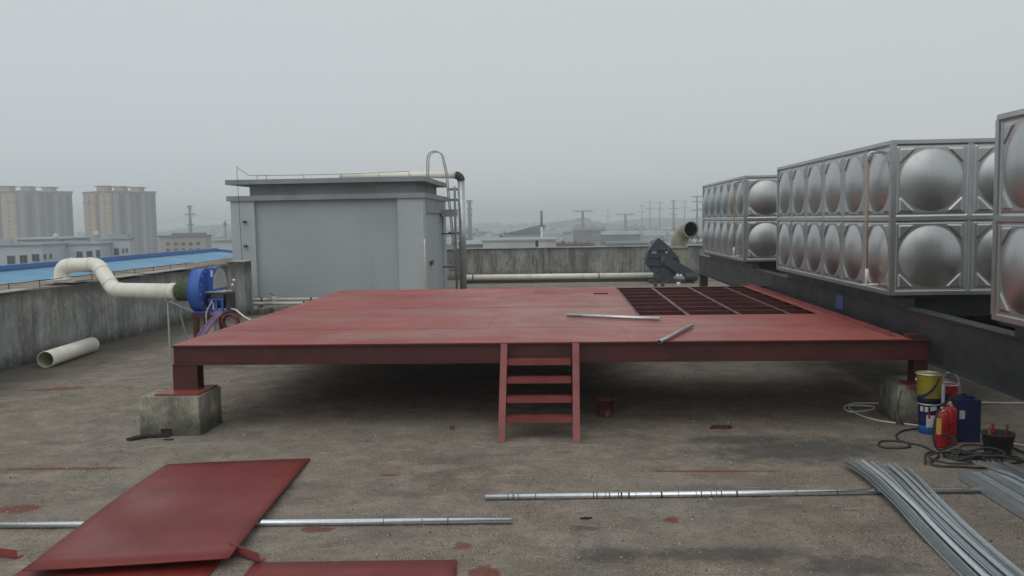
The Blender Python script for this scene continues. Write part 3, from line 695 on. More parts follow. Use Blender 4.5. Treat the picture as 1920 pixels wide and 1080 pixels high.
# offcut of duct on the floor
t = thing('duct_offcut', 'cream plastic pipe length lying against the foot of the left parapet', 'pipe', (-10.1, 17, 0))
a, c = Vector((-9.99, 16.0, .16)), Vector((-10.2, 18.05, .16)); L = (c - a).length
obj('pipe', MB().lathe([(.152, 0), (.16, 0), (.16, L), (.152, L)], a, c - a, 36), 'pvc', t); obj('pipe_lining', MB().lathe([(.1518, L), (.1518, 0.002)], a, c - a, 36), 'pvcin', t)

# ================================================================== DARK FAN AND VENT BY THE FAR PARAPET
f2 = thing('belt_fan', 'slate blue belt driven fan near the far parapet', 'fan', (4.2, 36, 0))
Yf = 36.0
def Q(px, py, dy=0): return P(px, py, y=Yf + dy)
zs = lambda px, py: Q(px, py)
poly = [(1236, 446), (1246, 455), (1258, 466), (1268, 477), (1275, 490), (1274, 505), (1266, 517), (1240, 518), (1222, 510), (1214, 497), (1212, 484), (1215, 472), (1222, 460), (1230, 450)]
obj('fan_casing', MB().prism([Q(*p) for p in poly], (0, .7, 0)), 'slate', f2)
for py in (468.5, 482.5, 497): 
    a = Q(1216, py); c = Q(1272 if py > 470 else 1258, py)
    obj('casing_rib', MB().box(a.x, c.x, Yf - .09, Yf - .001, a.z - .025, a.z + .025), 'slate', f2)
obj('shaft_cover', MB().lathe([(0, 0), (.16, 0), (.22, .1), (.22, .14)], Q(1246, 490) + Vector((0, -.14, 0)), (0, 1, 0), 18), 'slate', f2)
obj('pedestal', MB().prism([Q(1244, 496), Q(1256, 505), Q(1266, 528.5), Q(1226, 528.5), Q(1236, 510)], (0, -.12, 0)), 'slate', f2)
obj('belt_guard', MB().prism([Q(1246, 484, -.15), Q(1256, 482, -.15), Q(1295, 505, -.15), Q(1305, 512, -.15), Q(1306, 518, -.15), Q(1284, 520, -.15), Q(1246, 497, -.15)], (0, -.12, 0)).bevel(.02), 'slate', f2)
obj('motor', MB().lathe([(0, 0), (.16, 0), (.17, .04), (.17, .45), (.13, .5), (0, .5)], Q(1296, 517, -.3) + Vector((-.25, 0, -.05)), (1, 0, 0), 18), 'dark', f2)
c = Q(1226.5, 472.5); obj('name_plate', MB().box(c.x - .10, c.x + .10, Yf - .008, Yf - .001, c.z - .06, c.z + .06), 'greyp', f2)
for i, (px, py, m_) in enumerate(((1245, 468, 'xred'), (1249.5, 473, 'wlabel'), (1254, 469, 'wlabel'))):
    c = Q(px, py); obj('round_sticker', MB().lathe([(0, 0), (.055, 0), (.055, .01), (0, .01)], (c.x, Yf - .012, c.z), (0, 1, 0), 14), m_, f2)
obj('base_skid', MB().box(3.6, 5.4, 35.7, 36.8, 0, .1), 'dark', f2)
for i, (px, m_, lb) in enumerate(((1229, 'green', 'small green tin on the floor before the slate fan'), (1243, 'dirtyred', 'small red tin on the floor before the slate fan'), (1273, 'white', 'small white tub on the floor right of the slate fan'))):
    c = P(px, 537, z=0); one('small_tin', MB().lathe([(0, 0), (.07, 0), (.07, .16), (0, .16)], (c.x, 34.2, 0), n=12), m_, lb, 'tin', (c.x, 34.2, 0))
for i, px in enumerate((1270, 1276.5)):
    c = P(px, 517, y=35.3); one('white_float', MB().lathe([(0, -.06)] + [(.06 * math.cos(a), .06 * math.sin(a)) for a in [-PI / 2 + PI * k / 8 for k in range(1, 8)]] + [(0, .06)], (c.x, 35.3, c.z), n=14), 'white', ['left white ball under the belt guard of the slate fan', 'right white ball under the belt guard of the slate fan'][i], 'float', (c.x, 35.3, c.z))

vd = thing('vent_duct', 'dull greenish beige vent pipe with its open mouth turned to the viewer', 'duct', (5.2, 37.5, 0))
vx, vy, vr = 5.0, 37.5, .34
mx = P(1295, 430, y=36.8)
body = [(vx, vy, 0), (vx, vy, 1.15), (vx, vy, 1.6)] + [Vector((vx, vy, 1.6)).lerp(Vector((mx.x, mx.y, mx.z)), t) + Vector((0, .16 * math.sin(PI * t), .18 * math.sin(PI * t))) for t in (.3, .55, .8, 1)]
b = MB().tube(body, vr, 26, caps=False); obj('pipe', b, 'pvcv', vd)
d = (Vector(body[-1]) - Vector(body[-2])).normalized()
obj('mouth_rim', MB().lathe([(vr - .03, -.02), (vr + .02, -.02), (vr + .02, .03), (vr - .03, .03)], body[-1], d, 26), 'pvcv', vd)
obj('pipe_lining', MB().tube([Vector(body[-1]) + d * .005, body[-2], body[-3], body[-4]], vr - .02, 26, caps=False), 'dark_in', vd)
obj('joint_collar', MB().lathe([(vr, 0), (vr + .04, 0), (vr + .04, .12), (vr, .12)], (vx, vy, 1.35), n=26), 'pvcv', vd)
obj('foot_cone', MB().lathe([(vr + .3, 0), (vr + .05, .5), (vr, .5)], (vx, vy, 0), n=26), 'cap', vd)

# ================================================================== FOREGROUND METAL
def sheet(name, label, c4, th, mat='sheet', sag=0.0, n=14):
    """a steel sheet through four corners (back-left, back-right, front-right, front-left)"""
    A, B_, C_, D = [Vector(q) for q in c4]; b = MB(); top = []; bot = []
    for i in range(n + 1):
        rt, rb = [], []
        for j in range(n + 1):
            u, v = j / n, i / n
            p = A.lerp(B_, u).lerp(D.lerp(C_, u), v); p.z += sag * math.sin(PI * v) + .006 * math.sin(3 * u + 4 * v)* (1 if sag else .3)
            rt.append(b.bm.verts.new(p + Vector((0, 0, th)))); rb.append(b.bm.verts.new(p))
        top.append(rt); bot.append(rb)
    for i in range(n):
        for j in range(n):
            f = b.bm.faces.new((top[i][j], top[i][j + 1], top[i + 1][j + 1], top[i + 1][j])); f.smooth = True
            b.bm.faces.new((bot[i][j], bot[i + 1][j], bot[i + 1][j + 1], bot[i][j + 1]))
    for i in range(n):
        b.bm.faces.new((top[i][0], top[i + 1][0], bot[i + 1][0], bot[i][0])); b.bm.faces.new((top[i][n], bot[i][n], bot[i + 1][n], top[i + 1][n]))
        b.bm.faces.new((top[0][i], bot[0][i], bot[0][i + 1], top[0][i + 1])); b.bm.faces.new((top[n][i], top[n][i + 1], bot[n][i + 1], bot[n][i]))
    return one(name, b, mat, label, 'steel sheet', A, 'loose red steel sheets')
sheet('steel_sheet', 'largest red steel sheet resting slanted over the long pipe', [(-4.48, 9.33, .008), (-2.90, 9.56, .008), (-2.63, 6.43, .088), (-4.15, 6.19, .085)], .006, sag=.022)
sheet('steel_sheet', 'red steel sheet mostly hidden under the slanted one', [(-4.3, 6.9, .012), (-2.78, 6.95, .012), (-2.60, 4.2, .012), (-4.12, 4.1, .012)], .006)
sheet('steel_sheet', 'red steel sheet lying flat at the bottom edge of the view', [(-2.47, 6.545, .012), (-.86, 6.62, .012), (-.62, 4.2, .012), (-2.35, 4.1, .012)], .006)
def pipe_marks(t, a, c, r, ts):
    a, c = Vector(a), Vector(c)
    for q in ts:
        o = a.lerp(c, q); obj('paint_mark', MB().lathe([(r + .0008, 0), (r + .0008, random.choice((.006, .01, .018)))], o, c - a, 12), 'iron', t)
for (a, c, lb, ts) in (((-6.2, 7.28, .029), (-.475, 7.49, .029), 'long galvanised pipe passing under the slanted red sheet', (.155, .163, .172, .80, .86, .90)),
                       ((-.77, 8.14, .029), (4.05, 8.38, .029), 'long galvanised pipe with dark bands running right under the strip bundle', (.045, .055, .065, .1, .215, .222, .24, .247, .265, .27, .285, .30, .33, .35, .385, .42, .43, .45, .46, .47, .5, .62, .7))):
    t = thing('steel_pipe', lb, 'pipe', a, 'long pipes on the roof floor'); d = Vector(c) - Vector(a)
    obj('tube', MB().lathe([(.024, 0), (.0285, 0), (.0285, d.length), (.024, d.length), (.024, 0)], a, d, 16), 'galvp', t)
    pipe_marks(t, a, c, .0285, ts)
def angle_bar(a, c, label):
    a, c = Vector(a), Vector(c); b = MB(); d = (c - a).normalized(); s_ = d.cross(Vector((0, 0, 1))).normalized()
    b.bar(a + Vector((0, 0, .004)), c + Vector((0, 0, .004)), .07, .006); b.bar(a + s_ * .034 + Vector((0, 0, .04)), c + s_ * .034 + Vector((0, 0, .04)), .006, .065)
    return one('angle_bar', b, 'redstep', label, 'angle bar', a, 'red angle bar offcuts')
angle_bar((-2.74, 6.78, .03), (-2.41, 6.57, .022), 'red angle bar offcut beside the slanted sheet\'s right corner')
angle_bar((-5.1, 6.80, .004), (-4.47, 6.66, .004), 'red angle bar offcut at the left edge of the view')

# bundle of thin galvanised strips
Lp = [P(1582, 862, z=.08), P(1622, 890, z=.08), P(1653, 919, z=.075), P(1690, 955, z=.065), P(1722, 991, z=.05), P(1809, 1080, z=.025)]
Rp = [P(1700, 872, z=.08), P(1733, 903, z=.08), P(1766, 938, z=.075), P(1800, 971, z=.06), P(1838, 1005, z=.045), P(1925, 1078, z=.025)]
Lp.append(Lp[-1] + (Lp[-1] - Lp[-2]) * 1.5); Rp.append(Rp[-1] + (Rp[-1] - Rp[-2]) * 1.5)
NS = 19
ORD = ['first', 'second', 'third', 'fourth', 'fifth', 'sixth', 'seventh', 'eighth', 'ninth', 'tenth', 'eleventh', 'twelfth', 'thirteenth', 'fourteenth', 'fifteenth', 'sixteenth', 'seventeenth', 'eighteenth', 'nineteenth']
strip_pos = [random.uniform(-.008, .008) + i / (NS - 1) for i in range(NS)]
for i in range(NS):
    f = min(1, max(0, strip_pos[i])); lay = (0, 1, 2, 1, 0, 2, 1)[i % 7]
    w = random.uniform(.024, .042); pts = []
    start = (0, .0, .12, .1, .3, .05, .55, .35, .15, .05, .4, .1, .25, .1, .3, .02, .2, .4, .15)[i]
    ph = random.uniform(0, 6); sl = random.uniform(-.035, .035)
    path = smooth_path([l.lerp(r_, min(1, max(0, f + sl * (k / 6 - .5) * 2 * (0 if i in (0, NS - 1) else 1)))) for k, (l, r_) in enumerate(zip(Lp, Rp))], 5)
    path = path[int(start * 6):]
    b = MB(); prevq = None; tilt = random.uniform(-.35, .35)
    for k, p in enumerate(path):
        d = path[min(k + 1, len(path) - 1)] - path[max(k - 1, 0)]; d.z = 0; d.normalize(); s_ = Vector((d.y, -d.x, 0)) * w / 2
        z = .006 + lay * .016 + .010 * (1 + math.sin(ph + k * .25)) * .5; q_ = min(1, max(0, (p.y - 6.2) / 2.1)); z += .054 * q_ * q_ * (3 - 2 * q_); s_ = s_ + Vector((0, 0, tilt * w * .5))
        c0 = Vector((p.x, p.y, z)); hh = Vector((0, 0, .006))
        q = [b.bm.verts.new(v) for v in (c0 - s_ + hh, c0 - s_ * .80 + hh, c0 - s_ * .78 + hh * .3, c0 + s_ * .78 + hh * .3, c0 + s_ * .80 + hh, c0 + s_ + hh, c0 + s_ - hh * .5, c0 - s_ - hh * .5)]
        if prevq:
            for e in range(8): b.bm.faces.new((prevq[e], prevq[(e + 1) % 8], q[(e + 1) % 8], q[e]))
        else: b.bm.faces.new(q[::-1])
        prevq = q
    b.bm.faces.new(prevq)
    lb = 'leftmost galvanised strip of the fanned out bundle' if i == 0 else 'rightmost galvanised strip of the fanned out bundle' if i == NS - 1 else ORD[i] + ' galvanised strip from the left in the fanned out bundle'
    one('steel_strip', b, 'galv', lb, 'steel strip', path[0], 'galvanised strips in the bundle')

# stacked channels at the right edge
c0 = Vector((3.97, 8.80, 0)); cd = (Vector((3.985, 7.47, 0)) - c0).normalized()
cd = Vector((.02, -1, 0)).normalized(); cs = Vector((1, .02, 0))
CL = 4.2
for i in range(6):
    a = c0 + cs * (.115 * i) + cd * random.uniform(-.03, .03) + Vector((0, .03 * i, 0)); c = a + cd * CL; b = MB(); w = .104
    for off, ww, zc, hh in ((0, w, .074, .006), (-w / 2 + .003, .006, .0405, .06), (w / 2 - .003, .006, .0405, .06)):
        b.bar(a + cs * (off + w / 2) + Vector((0, 0, zc)), c + cs * (off + w / 2) + Vector((0, 0, zc)), ww, hh)
    b.bar(a + cs * (.008) + Vector((0, 0, .0795)), c + cs * .008 + Vector((0, 0, .0795)), .014, .0045)
    one('steel_channel', b, 'chan', ['leftmost galvanised channel in the stack at the right edge', 'second galvanised channel from the left in the stack', 'third galvanised channel from the left in the stack', 'fourth galvanised channel from the left in the stack', 'fifth galvanised channel from the left in the stack', 'last galvanised channel in the stack, nearest the beam'][i], 'channel', a, 'stacked galvanised channels')
for i, (dx, dy, r_) in enumerate(((.30, .30, .1), (.37, .27, -.05), (.44, .30, .05), (.55, .28, .12))):
    a = c0 + Vector((dx, dy, .092)); d = Vector((.30 + r_ * .4, -1, 0)).normalized(); L = (.62, .5, 3.0, 3.4)[i]
    if i < 2: c = a + d * L
    else: c = a + Vector((.05, -1, 0)).normalized() * L
    b = MB(); b.bar(a, c, .055, .006); b.bar(a + cs * .026 + Vector((0, 0, .014)), c + cs * .026 + Vector((0, 0, .014)), .006, .03); b.bar(a - cs * .026 + Vector((0, 0, .014)), c - cs * .026 + Vector((0, 0, .014)), .006, .03)
    one('steel_channel', b, 'galv', ['short small channel lying askew on top of the stack', 'second short small channel on top of the stack', 'long small channel on top of the stack', 'long small channel on the far side of the stack top'][i], 'channel', a, 'small channels on the stack')

# small scraps on the floor
def scrap(x, y, pts, h, mat, label, rot=0, cat='scrap'):
    c_, s_ = math.cos(rot), math.sin(rot)
    b = MB().prism([(x + c_ * u - s_ * v, y + s_ * u + c_ * v, .003) for u, v in pts], (0, 0, h))
    return one('floor_scrap', b, mat, label, cat, (x, y, 0))
scrap(1.99, 11.0, [(-.14, -.05), (.1, -.06), (.15, .0), (.12, .05), (-.08, .06)], .025, 'red', 'flat dark red scrap on the floor right of the steps')
scrap(-5.27, 10.52, [(-.24, -.1), (-.17, -.11), (-.02, .02), (.12, .05), (.24, .06), (.2, .12), (-.02, .11), (-.16, .05)], .035, 'rag', 'dark torn rag at the foot of the left concrete pier')
scrap(-5.12, 10.7, [(-.06, -.04), (.07, -.05), (.09, .03), (-.04, .05)], .09, 'rag', 'small dark crumpled lump against the left concrete pier')
scrap(-4.98, 10.45, [(-.06, -.015), (.05, -.02), (.06, .015), (-.05, .02)], .012, 'rag', 'small dark flake right of the torn rag')
scrap(-1.45, 10.98, [(-.03, -.03), (.03, -.02), (.02, .03), (-.03, .02)], .04, 'dirtyred', 'small reddish stone in front of the steps to their left', cat='stone')
scrap(.18, 7.62, [(-.05, -.012), (.03, -.02), (.06, .01), (0, .02)], .012, 'rag', 'tiny dark leaf on the floor near the pipe end')
scrap(1.35, 6.05, [(-.02, -.012), (.02, -.015), (.02, .015), (-.02, .01)], .012, 'white', 'tiny white chip at the bottom of the floor')

def grit_mat():
    t = NT('grit'); c = t.mix(t.ramp(t.noise(37, 2, .5), .42, .58), (.07, .058, .05), (.42, .37, .31))
    return t.set(col=c, rough=.95, spec=.2)
# loose grit: small stones over the near floor
b = MB()
for i in range(5200):
    y = 5.2 + 12 * random.random() ** 1.5; x = random.uniform(-.62 * y - .5, .62 * y); s_ = random.uniform(.004, .012) * (1 if random.random() < .94 else 1.9)
    if -4.9 < x < -2.2 and y < 9.7: continue
    if x > 4.3 and y > 9: continue
    v = [b.bm.verts.new((x + s_ * random.uniform(.6, 1.5) * ca, y + s_ * random.uniform(.6, 1.5) * sa, 0.001)) for ca, sa in ((1, 0), (0, 1), (-1, 0), (0, -1))]
    tp = b.bm.verts.new((x, y, s_ * random.uniform(.4, 1.1)))
    for k in range(4): b.bm.faces.new((v[k], v[(k + 1) % 4], tp))
stuff('loose_grit', b, grit_mat(), 'loose grit and crumbs strewn on the roof floor', 'grit')

# ================================================================== TINS, EXTINGUISHERS, CABLES AT RIGHT
def tin(name, label, x, y, z, r, h, bands, cat, group, handle=None, lid='goldlid'):
    t = thing(name, label, cat, (x, y, z), group)
    b0 = 0.0
    for i, (h1, mat, nm) in enumerate(bands):
        ra, rb = r * (.9 + .1 * b0 / h), r * (.9 + .1 * h1 / h); pr = [(ra, b0), (rb, h1)]
        if i == 0: pr = [(0, 0)] + pr
        obj(nm, MB().lathe(pr, (x, y, z), n=30), mat, t); b0 = h1
    obj('rim', MB().lathe([(r, h - .012), (r + .009, h - .012), (r + .009, h + .006), (r - .008, h + .006), (r - .012, h - .008)], (x, y, z), n=30), lid, t)
    obj('lid', MB().lathe([(r - .012, h - .009), (0, h - .009)], (x, y, z), n=30), lid if lid != 'wlabel' else 'xred', t)
    return t
t = tin('paint_tin', 'lower blue and white paint pail carrying the gold tin', 4.475, 10.75, 0, .125, .37, [(.10, 'skyb', 'blue_print'), (.26, 'navy', 'dark_print'), (.37, 'navy', 'top_print')], 'paint tin', 'paint tins by the right pier')
def patch(t, name, x, y, r, a0, a1, z0, z1, mat, n=10, wave=None):
    b = MB(); prev = None
    for i in range(n + 1):
        a = a0 + (a1 - a0) * i / n; c_, s_ = math.cos(a), math.sin(a); dz = wave(i / n) if wave else 0
        q = (b.bm.verts.new((x + r * c_, y + r * s_, z0 + dz)), b.bm.verts.new((x + r * c_, y + r * s_, z1 + dz)))
        if prev: 
            f = b.bm.faces.new((prev[0], q[0], q[1], prev[1])); f.smooth = True
        prev = q
    return obj(name, b, mat, t)
D = -PI / 2 - .35
patch(t, 'white_label', 4.475, 10.75, .1245, D - .25, D + .55, .09, .24, 'wlabel')
patch(t, 'white_lettering', 4.475, 10.75, .127, D - .9, D - .55, .28, .34, 'wlabel'); patch(t, 'white_lettering', 4.475, 10.75, .127, D - .4, D - .1, .28, .34, 'wlabel'); patch(t, 'white_lettering', 4.475, 10.75, .127, D + .1, D + .7, .29, .345, 'wlabel', wave=lambda u: .015 * u)
patch(t, 'red_mark', 4.475, 10.75, .1265, D - .1, D + .1, .2, .27, 'xred')
t = tin('paint_tin', 'gold paint tin with a dark blue swoosh on top of the pail', 4.475, 10.75, .378, .15, .36, [(.07, 'navy', 'blue_foot'), (.36, 'gold', 'tin_body')], 'paint tin', 'paint tins by the right pier')
patch(t, 'swoosh', 4.475, 10.75, .1535, D - 1.0, D + .75, .378 + .06, .378 + .10, 'navy', 14, lambda u: .24 * u ** 2.2)
obj('handle_ear', MB().lathe([(0, 0), (.02, 0), (.02, .012), (0, .012)], (4.475 - .155, 10.75, .66), (-1, 0, 0), 10), 'lid', t)
# red pail with white handle, standing on a dark box
one('wooden_box', MB().box(4.62, 4.95, 10.7, 11.0, 0, .37).bevel(.006), 'wood', 'dark brown box behind the blue canister', 'box', (4.8, 10.85, 0))
t = tin('paint_pail', 'small red and blue pail with a white hoop handle', 4.745, 10.83, .378, .105, .21, [(.075, 'navy', 'blue_foot'), (.21, 'xred', 'pail_body')], 'paint pail', None, lid='wlabel')
patch(t, 'swoosh', 4.745, 10.83, .1075, D - 1.0, D + .9, .378 + .05, .378 + .08, 'navy', 14, lambda u: .03 * math.sin(u * 5))
obj('handle', MB().tube([(4.745 + .105 * math.cos(a), 10.80, .58 + .16 * math.sin(a)) for a in [PI * i / 14 for i in range(15)]], .008, 8), 'white', t)
# dark blue canister
t = thing('canister', 'dark navy plastic canister with a white label', 'canister', (4.76, 10.35, 0))
obj('canister_body', MB().box(4.60, 4.87, 10.27, 10.55, 0, .50).bevel(.065, 4), 'navy', t)
obj('white_label', MB().box(4.625, 4.685, 10.262, 10.268, .28, .38), 'wlabel', t); obj('cap', MB().lathe([(0, 0), (.03, 0), (.03, .035), (0, .035)], (4.82, 10.4, .5), n=14), 'navy', t)
obj('grip', MB().tube(smooth_path([(4.68, 10.4, .49), (4.70, 10.4, .545), (4.75, 10.4, .545), (4.77, 10.4, .49)], 4), .013, 8), 'navy', t)
# extinguishers
def extinguisher(label, x, y, r, h, group):
    t = thing('fire_extinguisher', label, 'extinguisher', (x, y, 0), group)
    pr = [(0, .01), (r * .8, 0), (r, .02), (r, h - r * .8)] + [(r * (.28 + .72 * math.cos(a)), h - r * .8 + r * .8 * math.sin(a)) for a in [PI / 2 * i / 6 for i in range(1, 7)]]
    obj('cylinder_body', MB().lathe(pr, (x, y, 0), n=28), 'xred', t)
    obj('neck_ring', MB().lathe([(r * .3, h), (r * .42, h), (r * .42, h + .02), (r * .3, h + .02)], (x, y, 0), n=16), 'wlabel', t)
    obj('valve', MB().lathe([(r * .3, h), (r * .3, h + .05), (r * .2, h + .06), (0, h + .06)], (x, y, 0), n=14), 'brass', t)
    obj('lever', MB().bar((x - .02, y, h + .07), (x + .10, y + .02, h + .13), .022, .014), 'black', t); obj('lever', MB().bar((x - .02, y, h + .06), (x + .09, y + .02, h + .07), .022, .012), 'black', t)
    return t
xg = 'fire extinguishers by the right pier'
t = extinguisher('front red fire extinguisher with a yellow label', 4.335, 10.06, .068, .415, xg)
patch(t, 'yellow_label', 4.335, 10.06, .0695, -PI / 2 - 1.3, -PI / 2 - .45, .16, .35, 'yellow')
obj('hose', MB().tube(smooth_path([(4.31, 10.02, .45), (4.25, 9.98, .42), (4.19, 9.93, .25), (4.19, 9.9, .10), (4.23, 9.88, .02), (4.33, 9.85, .05), (4.40, 9.84, .12), (4.36, 9.9, .17), (4.28, 9.92, .19)], 6), .012, 8), 'black', t)
t = extinguisher('rear red fire extinguisher half behind the front one', 4.47, 10.17, .078, .455, xg)
patch(t, 'dark_band', 4.47, 10.17, .0792, -PI / 2 - .3, -PI / 2 + 1.2, .1, .13, 'iron')
one('steel_tube', MB().tube([(4.50, 10.42, .0), (4.51, 10.44, .66)], .02, 12), 'slab', 'short grey tube standing between the tins and the extinguishers', 'tube', (4.5, 10.4, 0))
# soot black pot with tools
t = thing('iron_pot', 'sooty black bucket holding red tool handles', 'bucket', (4.80, 9.72, 0))
b = MB(); b.lathe([(0, 0), (.125, 0), (.13, .01), (.165, .24), (.172, .24), (.172, .255), (.158, .255), (.12, .02), (0, .02)], (4.80, 9.72, 0), n=26); obj('bucket_body', b, 'pot', t)
for i, (a, c) in enumerate((((4.72, 9.7, .1), (4.655, 9.66, .345)), ((4.755, 9.75, .1), (4.745, 9.74, .36)), ((4.86, 9.74, .1), (4.93, 9.78, .33)))):
    b = MB().tube(smooth_path([a, Vector(a).lerp(Vector(c), .6) + Vector((.01, 0, .01)), c], 4), .016 if i < 2 else .012, 8)
    one('tool_handle', b, ('orange', 'xred', 'dirtyred')[i], ['orange bent tool handle at the left rim of the black bucket', 'red tool handle standing in the black bucket', 'dark red tool handle at the right rim of the black bucket'][i], 'tool', a, 'tool handles in the black bucket')
# hoses and cables
def cable(label, pts, r, mat='cable', cat='cable', group=None, k=8, name='cable'):
    p = smooth_path(pts, k); return one(name, MB().tube(p, r, 7), mat, label, cat, p[0], group)
def g(px, py, h=.012): return P(px, py, z=h)
cable('thin white hose looping on the floor by the right pier', [g(1668, 756), g(1640, 756), g(1602, 756), g(1583, 763), g(1596, 772), g(1634, 768), g(1636, 762), g(1600, 760, .03), g(1592, 765), g(1612, 778), g(1650, 789), g(1700, 795), g(1735, 798), g(1790, 795)], .011, 'white', 'hose', name='hose')
cable('white hose stretched across the floor under the dark beam', [g(1815, 754), g(1870, 755), g(1930, 756)], .011, 'white', 'hose', name='hose')
cable('short white hose end between canister and black bucket', [g(1815, 817), g(1835, 819), g(1850, 822), g(1890, 830), g(1935, 838)], .010, 'white', 'hose', name='hose')
cable('thin brown cable running down the right pier', [P(1690, 733, y=11.1), P(1687, 745, y=11.08), P(1684, 765, y=11.06), P(1687, 785, y=11.05), g(1694, 795)], .007)
cable('dark cable loop reaching left across the floor', [g(1738, 803), g(1700, 806), g(1682, 814), g(1684, 824), g(1700, 830), g(1706, 837), g(1690, 840), g(1660, 839), g(1647, 834), g(1654, 827), g(1680, 827), g(1712, 832), g(1735, 838), g(1752, 848)], .012)
cb = [g(1735, 870), g(1736, 852), g(1752, 847), g(1760, 855), g(1745, 868), g(1760, 874), g(1800, 875), g(1840, 877), g(1880, 872), g(1930, 862)]
cable('black cable coil at the left of the tangle', cb, .013)
random.seed(11)
labels = ['black welding cable in the tangle before the extinguishers'] * 9
for i in range(9):
    cx, cy_ = random.uniform(4.25, 4.85), random.uniform(9.42, 9.68); n_ = random.randint(8, 12); ra, rb = random.uniform(.15, .36), random.uniform(.08, .19); a0 = random.uniform(0, 6); hgt = .012 + .014 * i
    pts = [(cx + ra * math.cos(a0 + t_ * .78) * random.uniform(.8, 1.15), cy_ + rb * math.sin(a0 + t_ * .78) * random.uniform(.8, 1.15), max(.012, hgt * random.uniform(.3, 1))) for t_ in range(n_)]
    cable(labels[i], pts, .012, 'cable', 'cable', 'tangled welding cables')
cable('black cable lying far right beside the bucket', [g(1890, 832), g(1905, 842), g(1925, 850), g(1950, 855)], .014)

# ================================================================== NEIGHBOURS AND FAR PLAIN
nb = thing('blue_roof_hall', 'long hall with a bright blue sheet roof below the left parapet', 'hall', (-40, 60, GZ))
RX0, RX1, RYa, RYb = -18.0, -45.0, -40.0, 110.0
zr = EYE - .0835 * 45 + .42; ze = zr - 2.9
seam = 0
y = RYa; k = 0
while y < RYb - .1:
    o = MB().prism([(RX0, y, ze), (RX1, y, zr), (RX1, y, zr - .06), (RX0, y, ze - .06)], (0, 4.98, 0))
    obj('roof_sheet', o, 'roofblue', nb); obj('roof_sheet', MB().prism([(RX1 - .02, y, zr), (-72, y, ze), (-72, y, ze - .06), (RX1 - .02, y, zr - .06)], (0, 4.98, 0)), 'roofblue', nb)
    y += 5.0; k += 1
obj('ridge_cap', MB().box(RX1 - .5, RX1 + .35, RYa, RYb, zr + .02, zr + .40), 'bluedk', nb)
obj('verge_trim', MB().prism([(RX0, RYb + .02, ze - .3), (RX1, RYb + .02, zr - .3), (RX1, RYb + .02, zr + .3), (RX0, RYb + .02, ze + .3)], (0, .12, 0)), 'bluedk', nb)
obj('wall', MB().prism([(RX0 - .4, RYa + .3, GZ), (-71.5, RYa + .3, GZ), (-71.5, RYa + .3, ze - .1), (RX1, RYa + .3, zr - .1), (RX0 - .4, RYa + .3, ze - .1)], (0, RYb - RYa - .5, 0)), 'fgrey', nb)

def fx(px, Y): return P(px, 420, y=Y).x
def fz(px, py, Y): return P(px, py, y=Y).z
# white factory blocks with windows
WM = {}
def win_mesh(w, h, key):
    if key not in WM:
        b = MB(); b.box(-w / 2, w / 2, 0, .12, -h / 2, h / 2); WM[key] = b.mesh('window', 'wglass')
    return WM[key]
def facade(label, Y, px0, px1, py_top, wins, mat='fwhite', depth=14, cornice=True, extra=()):
    x0, x1 = fx(px0, Y), fx(px1, Y); zt = fz((px0 + px1) / 2, py_top, Y)
    t = thing('factory_block', label, 'factory', ((x0 + x1) / 2, Y + depth / 2, GZ), 'pale factory blocks beyond the blue roof')
    obj('wall', MB().box(x0, x1, Y, Y + depth, GZ, zt), mat, t)
    if cornice: obj('cornice', MB().box(x0 - .4, x1 + .4, Y - .45, Y + depth, zt + .02, zt + .45), 'fgrey' if mat == 'fwhite' else 'fwhite', t)
    for (a, c, p0, p1) in wins:
        xa, xb = fx(a, Y), fx(c, Y); za, zb = fz(a, p1, Y), fz(a, p0, Y); w, h = xb - xa, zb - za
        f = obj('window', MB().box(xa - .14, xb + .14, Y - .1, Y - .005, za - .14, zb + .14), 'fgrey', t)
        obj('pane', MB().box(xa, xa + w * .48, Y - .13, Y - .102, za, zb).box(xa + w * .52, xb, Y - .13, Y - .102, za, zb), 'wglass', f)
    for (a, c, p0, p1, dY, nm) in extra:
        xa, xb = fx(a, Y + dY), fx(c, Y + dY); obj(nm, MB().box(xa, xb, Y + dY, Y + dY + 1.5, fz(a, p1, Y + dY), fz(a, p0, Y + dY)), 'fgrey', t)
    return t
facade('leftmost pale factory block with three square windows', 190, -25, 76, 461, [(10, 24, 480, 495), (34, 47, 479, 494), (57, 70, 477, 490), (79, 83.5, 477, 486), (90, 94, 476, 485)], extra=((-5, 17, 449, 460, 3, 'roof_tank'), (20, 74, 456, 461, 5, 'roof_wall')))
facade('upper pale factory block behind the leftmost one', 215, 30, 112, 449, [], 'fgrey')
facade('middle pale factory block behind the cream duct', 200, 96, 186, 459, [(141, 151.5, 472, 483), (160, 170, 471, 482), (178, 185, 469, 482)], extra=((120, 160, 452, 458, 4, 'roof_wall'),))
facade('right pale factory block with a stepped roof', 205, 187, 241, 449, [(200, 205, 467, 480), (212, 220, 466, 478), (227, 230, 467, 474), (234, 237, 466, 473)], depth=2.5, extra=((200, 238, 440, 448, .8, 'roof_wall'),))
def turret(px, p0, p1, Y, label):
    x = fx(px, Y); za, zb = fz(px, p1, Y), fz(px, p0, Y); r = .8; h = zb - za
    t = thing('roof_turret', label, 'turret', (x, Y, za), 'small domed turrets on the factory roofs')
    obj('drum', MB().lathe([(r, -8), (r, h * .45), (r * 1.15, h * .47), (r * 1.15, h * .52), (0, h * .52)], (x, Y, za), n=14), 'fwhite', t)
    obj('dome', MB().lathe([(r * .95 * math.cos(a), h * .53 + h * .33 * math.sin(a)) for a in [PI / 2 * i / 6 for i in range(7)]], (x, Y, za), n=14), 'fwhite', t); obj('finial', MB().tube([(x, Y, za + h * .85), (x, Y, za + h)], .08, 6), 'fwhite', t)
